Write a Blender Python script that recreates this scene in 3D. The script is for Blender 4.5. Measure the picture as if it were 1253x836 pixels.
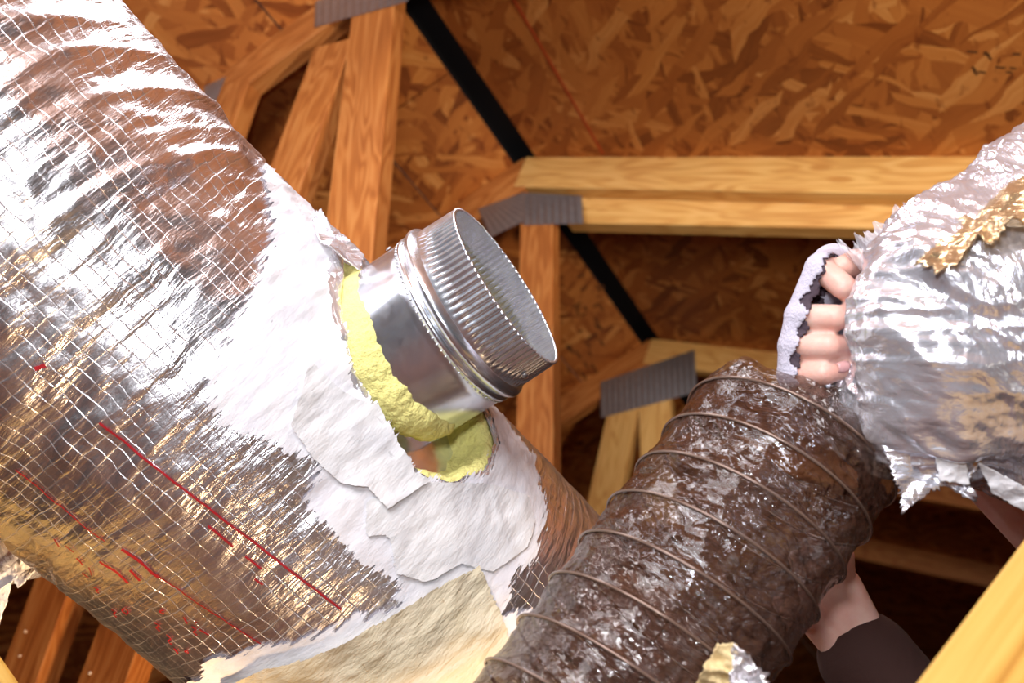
import bpy, bmesh, math, random
import numpy as np
from mathutils import Vector, Matrix

random.seed(7)
for o in list(bpy.data.objects):
    bpy.data.objects.remove(o, do_unlink=True)
scene = bpy.context.scene
COL = scene.collection

# ------------------------------------------------------------------ camera
PITCH = math.radians(33.0)
CAM = np.array([0.0, 0.0, 1.10])
LENS = 35.0
F = 1253 * LENS / 36.0
RIGHT = np.array([1.0, 0, 0])
UP = np.array([0, -math.sin(PITCH), math.cos(PITCH)])
FWD = np.array([0, math.cos(PITCH), math.sin(PITCH)])
cd = bpy.data.cameras.new('camera')
cd.lens = LENS
cd.sensor_width = 36.0
cd.clip_start = 0.02
cd.dof.use_dof = True
cd.dof.focus_distance = 0.78
cd.dof.aperture_fstop = 6.3
camo = bpy.data.objects.new('camera', cd)
COL.objects.link(camo)
camo.location = CAM
camo.rotation_euler = (math.pi / 2 + PITCH, 0, 0)
scene.camera = camo

# ------------------------------------------------------------------ world + lights
w = bpy.data.worlds.new('world')
scene.world = w
w.use_nodes = True
w.node_tree.nodes['Background'].inputs[0].default_value = (0.9, 0.8, 0.7, 1)
w.node_tree.nodes['Background'].inputs[1].default_value = 0.03


def camspace(x, y, z):
    return CAM + RIGHT * x + UP * y + FWD * z


def area(name, loc, target, size, power, col):
    l = bpy.data.lights.new(name, 'AREA')
    l.shape = 'DISK'
    l.size = size
    l.energy = power
    l.color = col
    o = bpy.data.objects.new(name, l)
    COL.objects.link(o)
    o.location = loc
    dv = Vector(target) - Vector(loc)
    o.rotation_euler = dv.to_track_quat('-Z', 'Y').to_euler()
    return o


# the photographer's flash umbrella above the camera, and unseen fill lights added for roof and foil
area('flash_umbrella', camspace(-0.40, 1.42, -0.30), camspace(0.1, 0.1, 1.3), 1.2, 46, (0.985, 0.97, 1.0))
area('camera_flash', camspace(-0.05, 0.16, -0.05), camspace(0.0, 0.0, 1.5), 0.08, 2.6, (0.93, 0.95, 1.0))
area('foil_edge_fill', camspace(-0.25, 0.78, 1.10), camspace(-0.25, 0.0, 0.85), 0.42, 4.0, (0.97, 0.96, 1.0))  # unseen light added to whiten the duct's upper foil edge
wl = area('roof_fill', camspace(1.25, 0.25, -0.1), camspace(0.25, 0.65, 2.6), 0.25, 5.5, (1.0, 0.86, 0.66))  # unseen warm fill added to brighten the roof deck
wl.data.spread = math.radians(75)
fl_ = area('floor_lamp', camspace(0.25, -0.85, 0.30), camspace(-0.60, -0.15, 1.1), 0.16, 2.6, (1.0, 0.66, 0.36))
fl_.data.spread = math.radians(60)

scene.view_settings.view_transform = 'Standard'
scene.view_settings.look = 'None'
scene.view_settings.exposure = 0.35
scene.view_settings.gamma = 1.0
scene.view_settings.use_curve_mapping = False


# ------------------------------------------------------------------ maths helpers
def ray(px, py):
    return RIGHT * ((px - 626.5) / F) + UP * ((418 - py) / F) + FWD


def at(px, py, D):
    return CAM + ray(px, py) * D


def project(P):
    q = np.asarray(P) - CAM
    z = q @ FWD
    return 626.5 + F * (q @ RIGHT) / z, 418 - F * (q @ UP) / z


def nrm(v):
    v = np.asarray(v, float)
    return v / np.linalg.norm(v)


def _hash(ix, iy, iz, seed):
    h = (ix * 374761393 + iy * 668265263 + iz * 2147483647 + seed * 974634777) & 0xFFFFFFFF
    h = ((h ^ (h >> 13)) * 1274126177) & 0xFFFFFFFF
    h = h ^ (h >> 16)
    return (h & 0xFFFF) / 65535.0


def vnoise(x, y, z, seed=0):
    """smooth value noise in -1..1"""
    x, y, z = np.broadcast_arrays(np.asarray(x, float), np.asarray(y, float), np.asarray(z, float))
    ix, iy, iz = np.floor(x).astype(np.int64), np.floor(y).astype(np.int64), np.floor(z).astype(np.int64)
    fx, fy, fz = x - ix, y - iy, z - iz
    s = lambda t: t * t * t * (t * (t * 6 - 15) + 10)
    fx, fy, fz = s(fx), s(fy), s(fz)
    r = 0
    for a in (0, 1):
        for b in (0, 1):
            for c in (0, 1):
                wgt = (fx if a else 1 - fx) * (fy if b else 1 - fy) * (fz if c else 1 - fz)
                r = r + wgt * _hash(ix + a, iy + b, iz + c, seed)
    return r * 2 - 1


def fbm(x, y, z, oct=4, seed=0):
    r, a = 0, 1.0
    for k in range(oct):
        r = r + a * vnoise(x * 2 ** k, y * 2 ** k, z * 2 ** k, seed + k * 17)
        a *= 0.5
    return r / 1.9


def ridged(x, y, z, oct=3, seed=0):
    r, a = 0, 1.0
    for k in range(oct):
        r = r + a * (1 - 2 * np.abs(vnoise(x * 2 ** k, y * 2 ** k, z * 2 ** k, seed + k * 31)))
        a *= 0.5
    return r / 1.75


def poly_sd(px, py, poly):
    """signed distance, positive inside"""
    px = np.asarray(px, float); py = np.asarray(py, float)
    d2 = np.full(px.shape, 1e9)
    inside = np.zeros(px.shape, bool)
    n = len(poly)
    for i in range(n):
        ax, ay = poly[i]; bx, by = poly[(i + 1) % n]
        ex, ey = bx - ax, by - ay
        wx, wy = px - ax, py - ay
        t = np.clip((wx * ex + wy * ey) / (ex * ex + ey * ey + 1e-12), 0, 1)
        d2 = np.minimum(d2, (wx - ex * t) ** 2 + (wy - ey * t) ** 2)
        c = ((ay <= py) & (by > py)) | ((by <= py) & (ay > py))
        with np.errstate(divide='ignore', invalid='ignore'):
            xi = ax + (py - ay) / (by - ay + (1e-12 if by == ay else 0)) * ex
        inside ^= c & (px < xi)
    d = np.sqrt(d2)
    return np.where(inside, d, -d)


# ------------------------------------------------------------------ object helpers
def props(o, label=None, cat=None, group=None, kind=None):
    if label: o['label'] = label
    if cat: o['category'] = cat
    if group: o['group'] = group
    if kind: o['kind'] = kind
    return o


def thing(name, loc, label, cat, group=None):
    o = bpy.data.objects.new(name, None)
    COL.objects.link(o)
    o.location = Vector(loc)
    o.empty_display_size = 0.1
    return props(o, label, cat, group)


def base_of(parent):
    b = np.zeros(3)
    while parent is not None:
        b = b + np.array(parent.location)
        parent = parent.parent
    return b


def add_mesh(name, verts, faces, mat, parent=None, smooth=True, uv=None, attrs=None, origin=None):
    """verts in world space; stored relative to the parent's location"""
    verts = np.asarray(verts, float).reshape(-1, 3)
    off = base_of(parent)
    org = off if origin is None else np.asarray(origin, float)
    me = bpy.data.meshes.new(name)
    if isinstance(faces, np.ndarray) and faces.ndim == 2:
        k = faces.shape[1]
        me.vertices.add(len(verts))
        me.vertices.foreach_set('co', (verts - org).astype(np.float32).ravel())
        me.loops.add(faces.size)
        me.loops.foreach_set('vertex_index', faces.astype(np.int32).ravel())
        me.polygons.add(len(faces))
        me.polygons.foreach_set('loop_start', np.arange(0, faces.size, k, dtype=np.int32))
        me.polygons.foreach_set('loop_total', np.full(len(faces), k, np.int32))
        me.update(calc_edges=True)
    else:
        me.from_pydata([tuple(v) for v in (verts - org)], [], [tuple(f) for f in faces])
        me.update()
    if smooth:
        me.polygons.foreach_set('use_smooth', np.ones(len(me.polygons), bool))
    if uv is not None:
        li = np.empty(len(me.loops), np.int32)
        me.loops.foreach_get('vertex_index', li)
        l = me.uv_layers.new(name='UVMap')
        l.data.foreach_set('uv', np.asarray(uv, np.float32)[li].ravel())
    for k, a in (attrs or {}).items():
        t = me.attributes.new(k, 'FLOAT', 'POINT')
        t.data.foreach_set('value', np.asarray(a, np.float32))
    me.materials.append(mat)
    o = bpy.data.objects.new(name, me)
    COL.objects.link(o)
    if parent is not None:
        o.parent = parent
    o.location = Vector(org - off)
    return o


def grid_faces(nu, nv, wrap=False):
    """vertex index = i*nv + j ; i in nu (wraps if wrap)"""
    i = np.arange(nu if wrap else nu - 1)
    j = np.arange(nv - 1)
    I, J = np.meshgrid(i, j, indexing='ij')
    I2 = (I + 1) % nu
    return np.stack([I * nv + J, I2 * nv + J, I2 * nv + J + 1, I * nv + J + 1], -1).reshape(-1, 4)


BOXF = [(0, 3, 2, 1), (4, 5, 6, 7), (0, 1, 5, 4), (1, 2, 6, 5), (2, 3, 7, 6), (3, 0, 4, 7)]


def box_mesh(name, sx, sy, sz, mat, bev=0.0):
    bm = bmesh.new()
    bmesh.ops.create_cube(bm, size=1.0)
    bmesh.ops.scale(bm, vec=(sx, sy, sz), verts=bm.verts)
    if bev:
        bmesh.ops.bevel(bm, geom=list(bm.edges), offset=bev, segments=1, affect='EDGES')
    me = bpy.data.meshes.new(name)
    bm.to_mesh(me); bm.free()
    me.materials.append(mat)
    return me


def place_box(name, center, ax, ay, az, dims, mat, parent=None, bev=0.0):
    """box with local axes ax, ay, az (orthonormal) of size dims"""
    o = bpy.data.objects.new(name, box_mesh(name, *dims, mat, bev))
    COL.objects.link(o)
    M = Matrix(((ax[0], ay[0], az[0]), (ax[1], ay[1], az[1]), (ax[2], ay[2], az[2]))).to_4x4()
    if parent is not None:
        o.parent = parent
    M.translation = Vector(np.asarray(center) - base_of(parent))
    o.matrix_basis = M
    return o


def tube_along(pts, rad, n=8):
    """verts, faces of a round tube along a polyline"""
    pts = np.asarray(pts, float)
    rad = np.broadcast_to(np.asarray(rad, float), (len(pts),))
    T = np.gradient(pts, axis=0)
    T /= np.linalg.norm(T, axis=1)[:, None]
    a = np.array([0, 0, 1.0]) if abs(T[0][2]) < 0.9 else np.array([1.0, 0, 0])
    V = []
    nvec = nrm(a - T[0] * (a @ T[0]))
    for k in range(len(pts)):
        nvec = nrm(nvec - T[k] * (nvec @ T[k]))
        b = np.cross(T[k], nvec)
        th = np.arange(n) * 2 * math.pi / n
        V.append(pts[k] + rad[k] * (np.cos(th)[:, None] * nvec + np.sin(th)[:, None] * b))
    V = np.concatenate(V)
    Fs = []
    for k in range(len(pts) - 1):
        for j in range(n):
            j2 = (j + 1) % n
            Fs.append((k * n + j, k * n + j2, (k + 1) * n + j2, (k + 1) * n + j))
    return V, np.array(Fs)


# ------------------------------------------------------------------ material helpers
class NT:
    def __init__(self, name):
        self.m = bpy.data.materials.new(name)
        self.m.use_nodes = True
        self.t = self.m.node_tree
        self.p = self.t.nodes['Principled BSDF']
        self.out = self.t.nodes['Material Output']

    def n(self, typ, **kw):
        nd = self.t.nodes.new(typ)
        for k, v in kw.items():
            if k.startswith('_'):
                setattr(nd, k[1:], v)
        return nd

    def set(self, nd, key, v):
        s = nd.inputs[key]
        if hasattr(v, 'is_output'):
            self.t.links.new(v, s)
        else:
            s.default_value = v

    def coords(self, kind='Object', scale=(1, 1, 1), rot=(0, 0, 0), loc=(0, 0, 0), src=None):
        if src is None:
            src = self.n('ShaderNodeTexCoord').outputs[kind]
        mp = self.n('ShaderNodeMapping')
        self.set(mp, 'Vector', src)
        mp.inputs['Scale'].default_value = scale
        mp.inputs['Rotation'].default_value = rot
        mp.inputs['Location'].default_value = loc
        return mp.outputs[0]

    def noise(self, vec, scale=5, detail=3, rough=0.5, dist=0.0, color=False):
        nd = self.n('ShaderNodeTexNoise')
        self.set(nd, 'Vector', vec)
        nd.inputs['Scale'].default_value = scale
        nd.inputs['Detail'].default_value = detail
        nd.inputs['Roughness'].default_value = rough
        nd.inputs['Distortion'].default_value = dist
        return nd.outputs['Color' if color else 'Fac']

    def vor(self, vec, scale=5, feature='F1', out='Distance', rand=1.0):
        nd = self.n('ShaderNodeTexVoronoi')
        nd.feature = feature
        self.set(nd, 'Vector', vec)
        nd.inputs['Scale'].default_value = scale
        nd.inputs['Randomness'].default_value = rand
        return nd.outputs[out]

    def ramp(self, fac, stops, interp='LINEAR'):
        nd = self.n('ShaderNodeValToRGB')
        nd.color_ramp.interpolation = interp
        el = nd.color_ramp.elements
        while len(el) < len(stops):
            el.new(0.5)
        for e, (p, c) in zip(el, stops):
            e.position = p
            e.color = (*c, 1) if len(c) == 3 else c
        self.set(nd, 'Fac', fac)
        return nd.outputs[0]

    def math(self, op, a, b=0.0, c=0.0, clamp=False):
        nd = self.n('ShaderNodeMath')
        nd.operation = op
        nd.use_clamp = clamp
        self.set(nd, 0, a); self.set(nd, 1, b); self.set(nd, 2, c)
        return nd.outputs[0]

    def mix(self, fac, a, b, mode='MIX'):
        nd = self.n('ShaderNodeMix')
        nd.data_type = 'RGBA'
        nd.blend_type = mode
        self.set(nd, 0, fac)
        self.set(nd, 6, a if hasattr(a, 'is_output') else (*a, 1))
        self.set(nd, 7, b if hasattr(b, 'is_output') else (*b, 1))
        return nd.outputs[2]

    def bump(self, height, strength=0.3, dist=0.01, normal=None):
        nd = self.n('ShaderNodeBump')
        nd.inputs['Strength'].default_value = strength
        nd.inputs['Distance'].default_value = dist
        self.set(nd, 'Height', height)
        if normal is not None:
            self.set(nd, 'Normal', normal)
        return nd.outputs[0]

    def attr(self, name):
        nd = self.n('ShaderNodeAttribute')
        nd.attribute_name = name
        return nd.outputs['Fac']

    def sep(self, vec):
        nd = self.n('ShaderNodeSeparateXYZ')
        self.set(nd, 0, vec)
        return nd.outputs

    def bsdf(self, **kw):
        nm = dict(color='Base Color', rough='Roughness', metal='Metallic', normal='Normal', alpha='Alpha',
                  spec='Specular IOR Level', sss='Subsurface Weight', sheen='Sheen Weight', ior='IOR',
                  trans='Transmission Weight', coat='Coat Weight')
        for k, v in kw.items():
            if k == 'color' and not hasattr(v, 'is_output'):
                v = (*v, 1)
            self.set(self.p, nm[k], v)
        return self.m


def srgb(r, g, b):
    f = lambda c: (c / 255 / 12.92) if c / 255 < 0.04045 else ((c / 255 + 0.055) / 1.055) ** 2.4
    return (f(r), f(g), f(b))


def mat_osb():
    N = NT('osb')
    tc = N.n('ShaderNodeTexCoord').outputs['Object']
    oi = N.n('ShaderNodeObjectInfo').outputs['Random']
    off = N.n('ShaderNodeVectorMath'); off.operation = 'ADD'
    N.set(off, 0, tc)
    cmb = N.n('ShaderNodeCombineXYZ'); N.set(cmb, 0, N.math('MULTIPLY', oi, 37.0)); N.set(cmb, 1, N.math('MULTIPLY', oi, 91.0))
    N.set(off, 1, cmb.outputs[0])
    v0 = off.outputs[0]
    wob = N.n('ShaderNodeVectorMath'); wob.operation = 'MULTIPLY_ADD'
    N.set(wob, 0, N.noise(v0, 9, 2, color=True)); wob.inputs[1].default_value = (0.05, 0.05, 0); N.set(wob, 2, v0)
    vw = wob.outputs[0]
    cur = None
    hgt = None
    stops = [(0.0, srgb(124, 76, 34)), (0.2, srgb(158, 102, 50)), (0.5, srgb(178, 120, 62)), (0.75, srgb(194, 138, 76)), (0.92, srgb(216, 168, 108)), (1.0, srgb(230, 192, 138))]
    for k, (ang, sc, asp) in enumerate([(0.3, 13, 4.5), (-0.5, 11, 6.0), (1.2, 12, 5.0), (0.05, 9, 7.5), (-1.1, 15, 5.0), (0.75, 10, 7.0)]):
        v = N.coords(src=vw, scale=(1, asp, 1), rot=(0, 0, 0), loc=(k * 3.7, k * 1.3, 0))
        # rotate first, then stretch
        vr = N.coords(src=vw, rot=(0, 0, ang), loc=(k * 3.7, k * 1.3, 0))
        v = N.coords(src=vr, scale=(1, asp, 1))
        c = N.vor(v, sc * 0.55, 'F1', 'Color')
        s = N.n('ShaderNodeSeparateColor'); N.set(s, 0, c)
        grain = N.noise(N.coords(src=vr, scale=(6, 70, 1)), 1.6, 2)
        tone = N.math('ADD', N.math('MULTIPLY', s.outputs[0], 0.85), N.math('MULTIPLY', N.math('SUBTRACT', grain, 0.5), 0.30))
        colr = N.ramp(tone, stops)
        if cur is None:
            cur = colr; hgt = s.outputs[1]
        else:
            m = N.math('GREATER_THAN', s.outputs[1], 0.66)
            cur = N.mix(m, cur, colr)
            hm = N.n('ShaderNodeMix'); N.set(hm, 0, m); N.set(hm, 2, hgt); N.set(hm, 3, s.outputs[2]); hgt = hm.outputs[0]
    # dark resin voids
    dk = N.noise(N.coords(src=vw, scale=(1.0, 2.2, 1)), 16, 3, 0.6)
    dk2 = N.ramp(dk, [(0.60, (0, 0, 0)), (0.70, (1, 1, 1))])
    cur = N.mix(N.math('MULTIPLY', dk2, 0.6), cur, srgb(104, 52, 18))
    big = N.noise(v0, 2.2, 2)
    cur = N.mix(0.45, cur, N.ramp(big, [(0.3, srgb(150, 84, 34)), (0.7, srgb(218, 146, 72))]), 'SOFT_LIGHT')
    nb = N.bump(N.math('ADD', hgt, N.math('MULTIPLY', N.noise(v0, 140, 3), 0.4)), 0.55, 0.0022)
    return N.bsdf(color=cur, rough=0.62, normal=nb, spec=0.35)


def mat_wood(name, base, light, dark, rough=0.6):
    N = NT(name)
    tc = N.n('ShaderNodeTexCoord').outputs['Object']
    oi = N.n('ShaderNodeObjectInfo').outputs['Random']
    cmb = N.n('ShaderNodeCombineXYZ'); N.set(cmb, 0, N.math('MULTIPLY', oi, 53.0)); N.set(cmb, 1, N.math('MULTIPLY', oi, 17.0)); N.set(cmb, 2, N.math('MULTIPLY', oi, 29.0))
    ad = N.n('ShaderNodeVectorMath'); ad.operation = 'ADD'; N.set(ad, 0, tc); N.set(ad, 1, cmb.outputs[0])
    v = ad.outputs[0]
    low = N.noise(N.coords(src=v, scale=(1.3, 9, 9)), 2.0, 2, 0.5, 0.6)
    rings = N.math('SINE', N.math('MULTIPLY', low, 60.0))
    grain = N.noise(N.coords(src=v, scale=(4, 160, 160)), 1.5, 3)
    f = N.math('ADD', N.math('MULTIPLY_ADD', rings, 0.17, 0.5), N.math('MULTIPLY', N.math('SUBTRACT', grain, 0.5), 0.7))
    c = N.ramp(f, [(0.15, dark), (0.5, base), (0.9, light)])
    kn = N.vor(N.coords(src=v, scale=(1.0, 3.0, 3.0)), 4.2, 'F1', 'Distance')
    kf = N.ramp(kn, [(0.07, (1, 1, 1)), (0.13, (0, 0, 0))])
    c = N.mix(N.math('MULTIPLY', kf, 0.75), c, dark)
    blot = N.noise(v, 5.0, 3)
    c = N.mix(0.35, c, N.ramp(blot, [(0.35, dark), (0.65, light)]), 'SOFT_LIGHT')
    nb = N.bump(grain, 0.25, 0.002)
    return N.bsdf(color=c, rough=rough, normal=nb, spec=0.3)


def mat_foil(name, scrim=True, rough=0.2, tint=(0.90, 0.88, 0.91), cut=False, crumple=0.5, metal=1.0):
    N = NT(name)
    uv = N.n('ShaderNodeTexCoord').outputs['UV']
    wv = N.n('ShaderNodeVectorMath'); wv.operation = 'MULTIPLY_ADD'
    N.set(wv, 0, N.noise(uv, 26, 3, color=True)); wv.inputs[1].default_value = (0.010, 0.010, 0); N.set(wv, 2, uv)
    vv = wv.outputs[0]
    col = N.mix(N.ramp(N.noise(uv, 14, 4, 0.6), [(0.3, (0, 0, 0)), (0.75, (1, 1, 1))]), tint, tuple(c * 0.86 for c in tint))
    # film creases
    cr = N.math('ADD', N.noise(N.coords(src=vv, scale=(9, 60, 1)), 1.6, 4, 0.6),
                N.math('MULTIPLY', N.vor(N.coords(src=vv, scale=(20, 42, 1)), 2.0, 'F1', 'Distance'), 0.45))
    nb = N.bump(cr, crumple, 0.0042)
    cr2 = N.noise(N.coords(src=vv, scale=(160, 300, 1)), 1.0, 3, 0.65)
    nb = N.bump(cr2, crumple * 0.55, 0.0012, nb)
    rg = N.math('MULTIPLY_ADD', N.noise(uv, 30, 3), 0.16, rough - 0.06)
    if scrim:
        s = N.sep(vv)
        def lines(c, pitch, wd):
            fr = N.math('FRACT', N.math('DIVIDE', c, pitch))
            d = N.math('ABSOLUTE', N.math('SUBTRACT', fr, 0.5))
            return N.ramp(d, [(0.0, (1, 1, 1)), (wd, (0, 0, 0))])
        g = N.math('MAXIMUM', lines(s[0], 0.0105, 0.055), lines(s[1], 0.0105, 0.055))
        gm = N.math('MULTIPLY', g, N.ramp(N.noise(uv, 18, 3), [(0.34, (0.03,) * 3), (0.68, (1,) * 3)]))
        # pillowed cells between the threads
        nb = N.bump(gm, 0.6, 0.0008, nb)
        col = N.mix(N.math('MULTIPLY', gm, 0.28), col, (0.98, 0.97, 0.98))
        rg = N.math('MULTIPLY_ADD', gm, 0.22, rg)
        met = N.math('MULTIPLY_ADD', gm, -0.2, metal)
    else:
        met = metal
    N.bsdf(color=col, rough=rg, metal=met, normal=nb)
    if cut:
        sd = N.attr('sd')
        a = N.math('GREATER_THAN', N.math('ADD', sd, N.math('MULTIPLY', N.math('SUBTRACT', N.noise(uv, 90, 3), 0.5), 0.010)), 0.0)
        N.bsdf(alpha=a)
    return N.m


def mat_patch(name, c1, c2, fringe, rough=0.55, streak=True, bumps=0.6, thin=0.0, spec=0.35, marks=None):
    """coat laid on the duct; attribute sd (metres inside its outline) decides where it ends"""
    N = NT(name)
    uv = N.n('ShaderNodeTexCoord').outputs['UV']
    st = N.noise(N.coords(src=uv, scale=(26, 190, 1), rot=(0, 0, 0.12)), 1.5, 4, 0.6)
    st2 = N.noise(uv, 45, 4, 0.6)
    col = N.mix(N.ramp(N.noise(uv, 22, 4, 0.6), [(0.35, (0, 0, 0)), (0.7, (1, 1, 1))]), c1, c2)
    if marks:
        mk = N.ramp(N.noise(N.coords(src=uv, scale=(60, 22, 1)), 1.4, 4, 0.7, 0.6), [(0.66, (0, 0, 0)), (0.73, (1, 1, 1))])
        col = N.mix(N.math('MULTIPLY', mk, 0.75), col, marks)
    nb = N.bump(N.noise(N.coords(src=uv, scale=(24, 60, 1)), 1.2, 4, 0.6), bumps, 0.006)
    nb = N.bump(N.noise(N.coords(src=uv, scale=(120, 420, 1)), 1.0, 3, 0.6), bumps * 0.5, 0.0012, nb)
    sd = N.attr('sd')
    nz = N.math('ADD', N.math('MULTIPLY', N.math('SUBTRACT', st, 0.5), 1.6), N.math('MULTIPLY', N.math('SUBTRACT', st2, 0.5), 0.9))
    e = N.math('ADD', sd, N.math('MULTIPLY', nz, fringe))
    a = N.math('GREATER_THAN', e, 0.0)
    if thin:
        # bare spots inside the coat where the brush skipped
        sk = N.math('GREATER_THAN', N.noise(N.coords(src=uv, scale=(30, 130, 1)), 1.0, 4, 0.7), 0.30 + 0 * thin)
        a = N.math('MULTIPLY', a, N.math('MAXIMUM', sk, N.math('GREATER_THAN', sd, 0.05)))
    return N.bsdf(color=col, rough=rough, normal=nb, alpha=a, spec=spec)


def mat_simple(name, col, rough=0.5, metal=0.0, nscale=0, nstr=0.3, var=0.0, spec=0.5, **kw):
    N = NT(name)
    tc = N.n('ShaderNodeTexCoord').outputs['Object']
    c = col
    if var:
        c = N.mix(N.noise(tc, nscale or 20, 4, 0.6), tuple(x * (1 - var) for x in col), tuple(min(1, x * (1 + var)) for x in col))
    N.bsdf(color=c, rough=rough, metal=metal, spec=spec)
    if nscale:
        N.bsdf(normal=N.bump(N.noise(tc, nscale, 4, 0.6), nstr, 0.004))
    N.bsdf(**kw)
    return N.m


def mat_galv():
    N = NT('galvanised_steel')
    tc = N.n('ShaderNodeTexCoord').outputs['Object']
    sp = N.vor(tc, 150, 'F1', 'Color')
    s = N.n('ShaderNodeSeparateColor'); N.set(s, 0, sp)
    col = N.mix(s.outputs[0], (0.74, 0.78, 0.86), (0.86, 0.89, 0.94))
    rg = N.math('MULTIPLY_ADD', s.outputs[1], 0.04, N.math('MULTIPLY_ADD', N.noise(tc, 30, 3), 0.10, 0.16))
    nb = N.bump(N.noise(tc, 24, 2), 0.12, 0.006)
    return N.bsdf(color=col, rough=rg, metal=0.93, normal=nb)


def mat_film(name, base, alpha, rough=0.10, crumple=0.8, sc=1.0):
    N = NT(name)
    uv = N.n('ShaderNodeTexCoord').outputs['UV']
    wv = N.n('ShaderNodeVectorMath'); wv.operation = 'MULTIPLY_ADD'
    N.set(wv, 0, N.noise(uv, 30, 3, color=True)); wv.inputs[1].default_value = (0.03, 0.03, 0); N.set(wv, 2, uv)
    vv = wv.outputs[0]
    c1 = N.vor(N.coords(src=vv, scale=(24 * sc, 105 * sc, 1), rot=(0, 0, 0.45)), 1.0, 'F1', 'Distance')
    c2 = N.noise(N.coords(src=vv, scale=(28 * sc, 70 * sc, 1), rot=(0, 0, 0.3)), 1.0, 4, 0.65)
    nb = N.bump(N.math('MULTIPLY_ADD', c1, 0.6, c2), crumple, 0.010)
    c3 = N.vor(N.coords(src=vv, scale=(190 * sc, 150 * sc, 1)), 1.0, 'F1', 'Distance')
    nb = N.bump(c3, crumple * 0.35, 0.0018, nb)
    lw = N.n('ShaderNodeLayerWeight'); lw.inputs['Blend'].default_value = 0.35
    N.set(lw, 'Normal', nb)
    cloudy = N.noise(uv, 24, 4, 0.6)
    al = N.math('ADD', alpha - 0.15, N.math('ADD', N.math('MULTIPLY', lw.outputs['Facing'], 0.30), N.math('MULTIPLY', cloudy, 0.25)), clamp=True)
    col = N.mix(cloudy, tuple(c * 0.7 for c in base), tuple(min(1, c * 1.35) for c in base))
    return N.bsdf(color=col, rough=rough, normal=nb, alpha=al, spec=0.9, ior=1.6, coat=0.35)


def mat_skin():
    N = NT('skin')
    tc = N.n('ShaderNodeTexCoord').outputs['Object']
    c = N.mix(N.ramp(N.noise(tc, 40, 4, 0.6), [(0.35, (0, 0, 0)), (0.7, (1, 1, 1))]), srgb(232, 192, 178), srgb(222, 166, 150))
    nb = N.bump(N.vor(tc, 700, 'F1', 'Distance'), 0.15, 0.0006)
    nb = N.bump(N.noise(tc, 120, 3), 0.2, 0.002, nb)
    N.p.inputs['Subsurface Radius'].default_value = (0.008, 0.003, 0.0015)
    N.p.inputs['Subsurface Scale'].default_value = 0.4
    return N.bsdf(color=c, rough=0.45, normal=nb, sss=0.25, spec=0.4)


M_OSB = mat_osb()
M_LUM = mat_wood('truss_lumber', srgb(182, 120, 62), srgb(204, 150, 90), srgb(146, 88, 40))
M_FLOOR = mat_wood('aged_floor_boards', srgb(130, 76, 46), srgb(152, 94, 58), srgb(92, 52, 30))
M_PALE = mat_wood('pale_lumber', srgb(216, 172, 108), srgb(230, 192, 132), srgb(186, 136, 76))
M_YEL = mat_wood('yellow_lumber', srgb(200, 160, 84), srgb(216, 182, 110), srgb(168, 122, 54))
M_FOIL = mat_foil('scrim_foil', True, 0.29, cut=True, crumple=0.6, metal=0.97)
M_FOIL2 = mat_foil('crumpled_film_foil', False, 0.22, tint=(0.89, 0.90, 0.98), crumple=0.85, metal=0.74)
M_FLAP = mat_foil('torn_foil', False, 0.22, crumple=0.8, metal=0.72)
M_GOLDREFL = mat_foil('gold_reflection_film', False, 0.22, tint=(0.74, 0.54, 0.32), crumple=0.9, metal=0.75)  # foil tinted gold to imitate reflected strand board
M_GALV = mat_galv()
M_MASTIC = mat_patch('white_mastic', srgb(236, 235, 238), srgb(222, 222, 230), 0.020, 0.5, thin=0.3, bumps=0.28)
M_TAPEW = mat_patch('white_tape', srgb(232, 232, 232), srgb(214, 215, 219), 0.0022, 0.5, bumps=0.35, marks=srgb(176, 176, 178))
M_TAPEB = mat_patch('aged_tape', srgb(226, 216, 190), srgb(206, 194, 162), 0.004, 0.5, bumps=0.7, marks=srgb(190, 160, 112))
M_RED = mat_simple('red_ink', srgb(158, 26, 36), 0.45)
M_INS = mat_simple('yellow_fibreglass', srgb(242, 232, 146), 0.9, nscale=220, nstr=0.8, var=0.18, sss=0.0)
M_FILM = mat_film('clear_brown_film', srgb(76, 52, 42), 0.60, rough=0.09, crumple=1.0, sc=0.9)
M_FILMC = mat_film('clear_film', srgb(225, 218, 225), 0.5, rough=0.12, crumple=1.0)
M_WIRE = mat_simple('film_coated_wire', srgb(126, 104, 92), 0.2, 0.35, spec=0.8)
M_PLATE = mat_simple('truss_plate_steel', (0.36, 0.36, 0.38), 0.42, 0.85, nscale=60, nstr=0.2, var=0.2)
M_BLACK = mat_simple('black_felt', (0.006, 0.006, 0.008), 0.9)
M_CHALK = mat_simple('orange_chalk', srgb(178, 70, 22), 0.8)
M_STAMP = mat_simple('faded_black_ink', srgb(92, 54, 20), 0.8)
M_SKIN = mat_skin()
M_GLOVE = mat_simple('lavender_glove', srgb(196, 192, 208), 0.75, nscale=420, nstr=0.5, var=0.08)
M_LINING = mat_simple('dark_glove_lining', srgb(74, 60, 70), 0.85, nscale=300, nstr=0.4, var=0.1)
M_NAIL = mat_simple('nail', srgb(222, 170, 168), 0.25)
M_SHIRT = mat_simple('dark_shirt', srgb(58, 32, 26), 0.9, nscale=80, nstr=0.3)
M_TROUS = mat_simple('dark_trousers', srgb(36, 38, 46), 0.9, nscale=80, nstr=0.3)
M_SHOE = mat_simple('boot_leather', srgb(70, 46, 26), 0.6)
M_HAIR = mat_simple('brown_hair', srgb(52, 34, 22), 0.7, nscale=200, nstr=0.6)
M_EYE = mat_simple('eye_white', srgb(230, 226, 220), 0.2)
M_IRIS = mat_simple('iris', srgb(60, 40, 24), 0.2)
M_TAPEP = mat_simple('plain_white_tape', srgb(226, 226, 230), 0.5, nscale=120, nstr=0.4)
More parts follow.
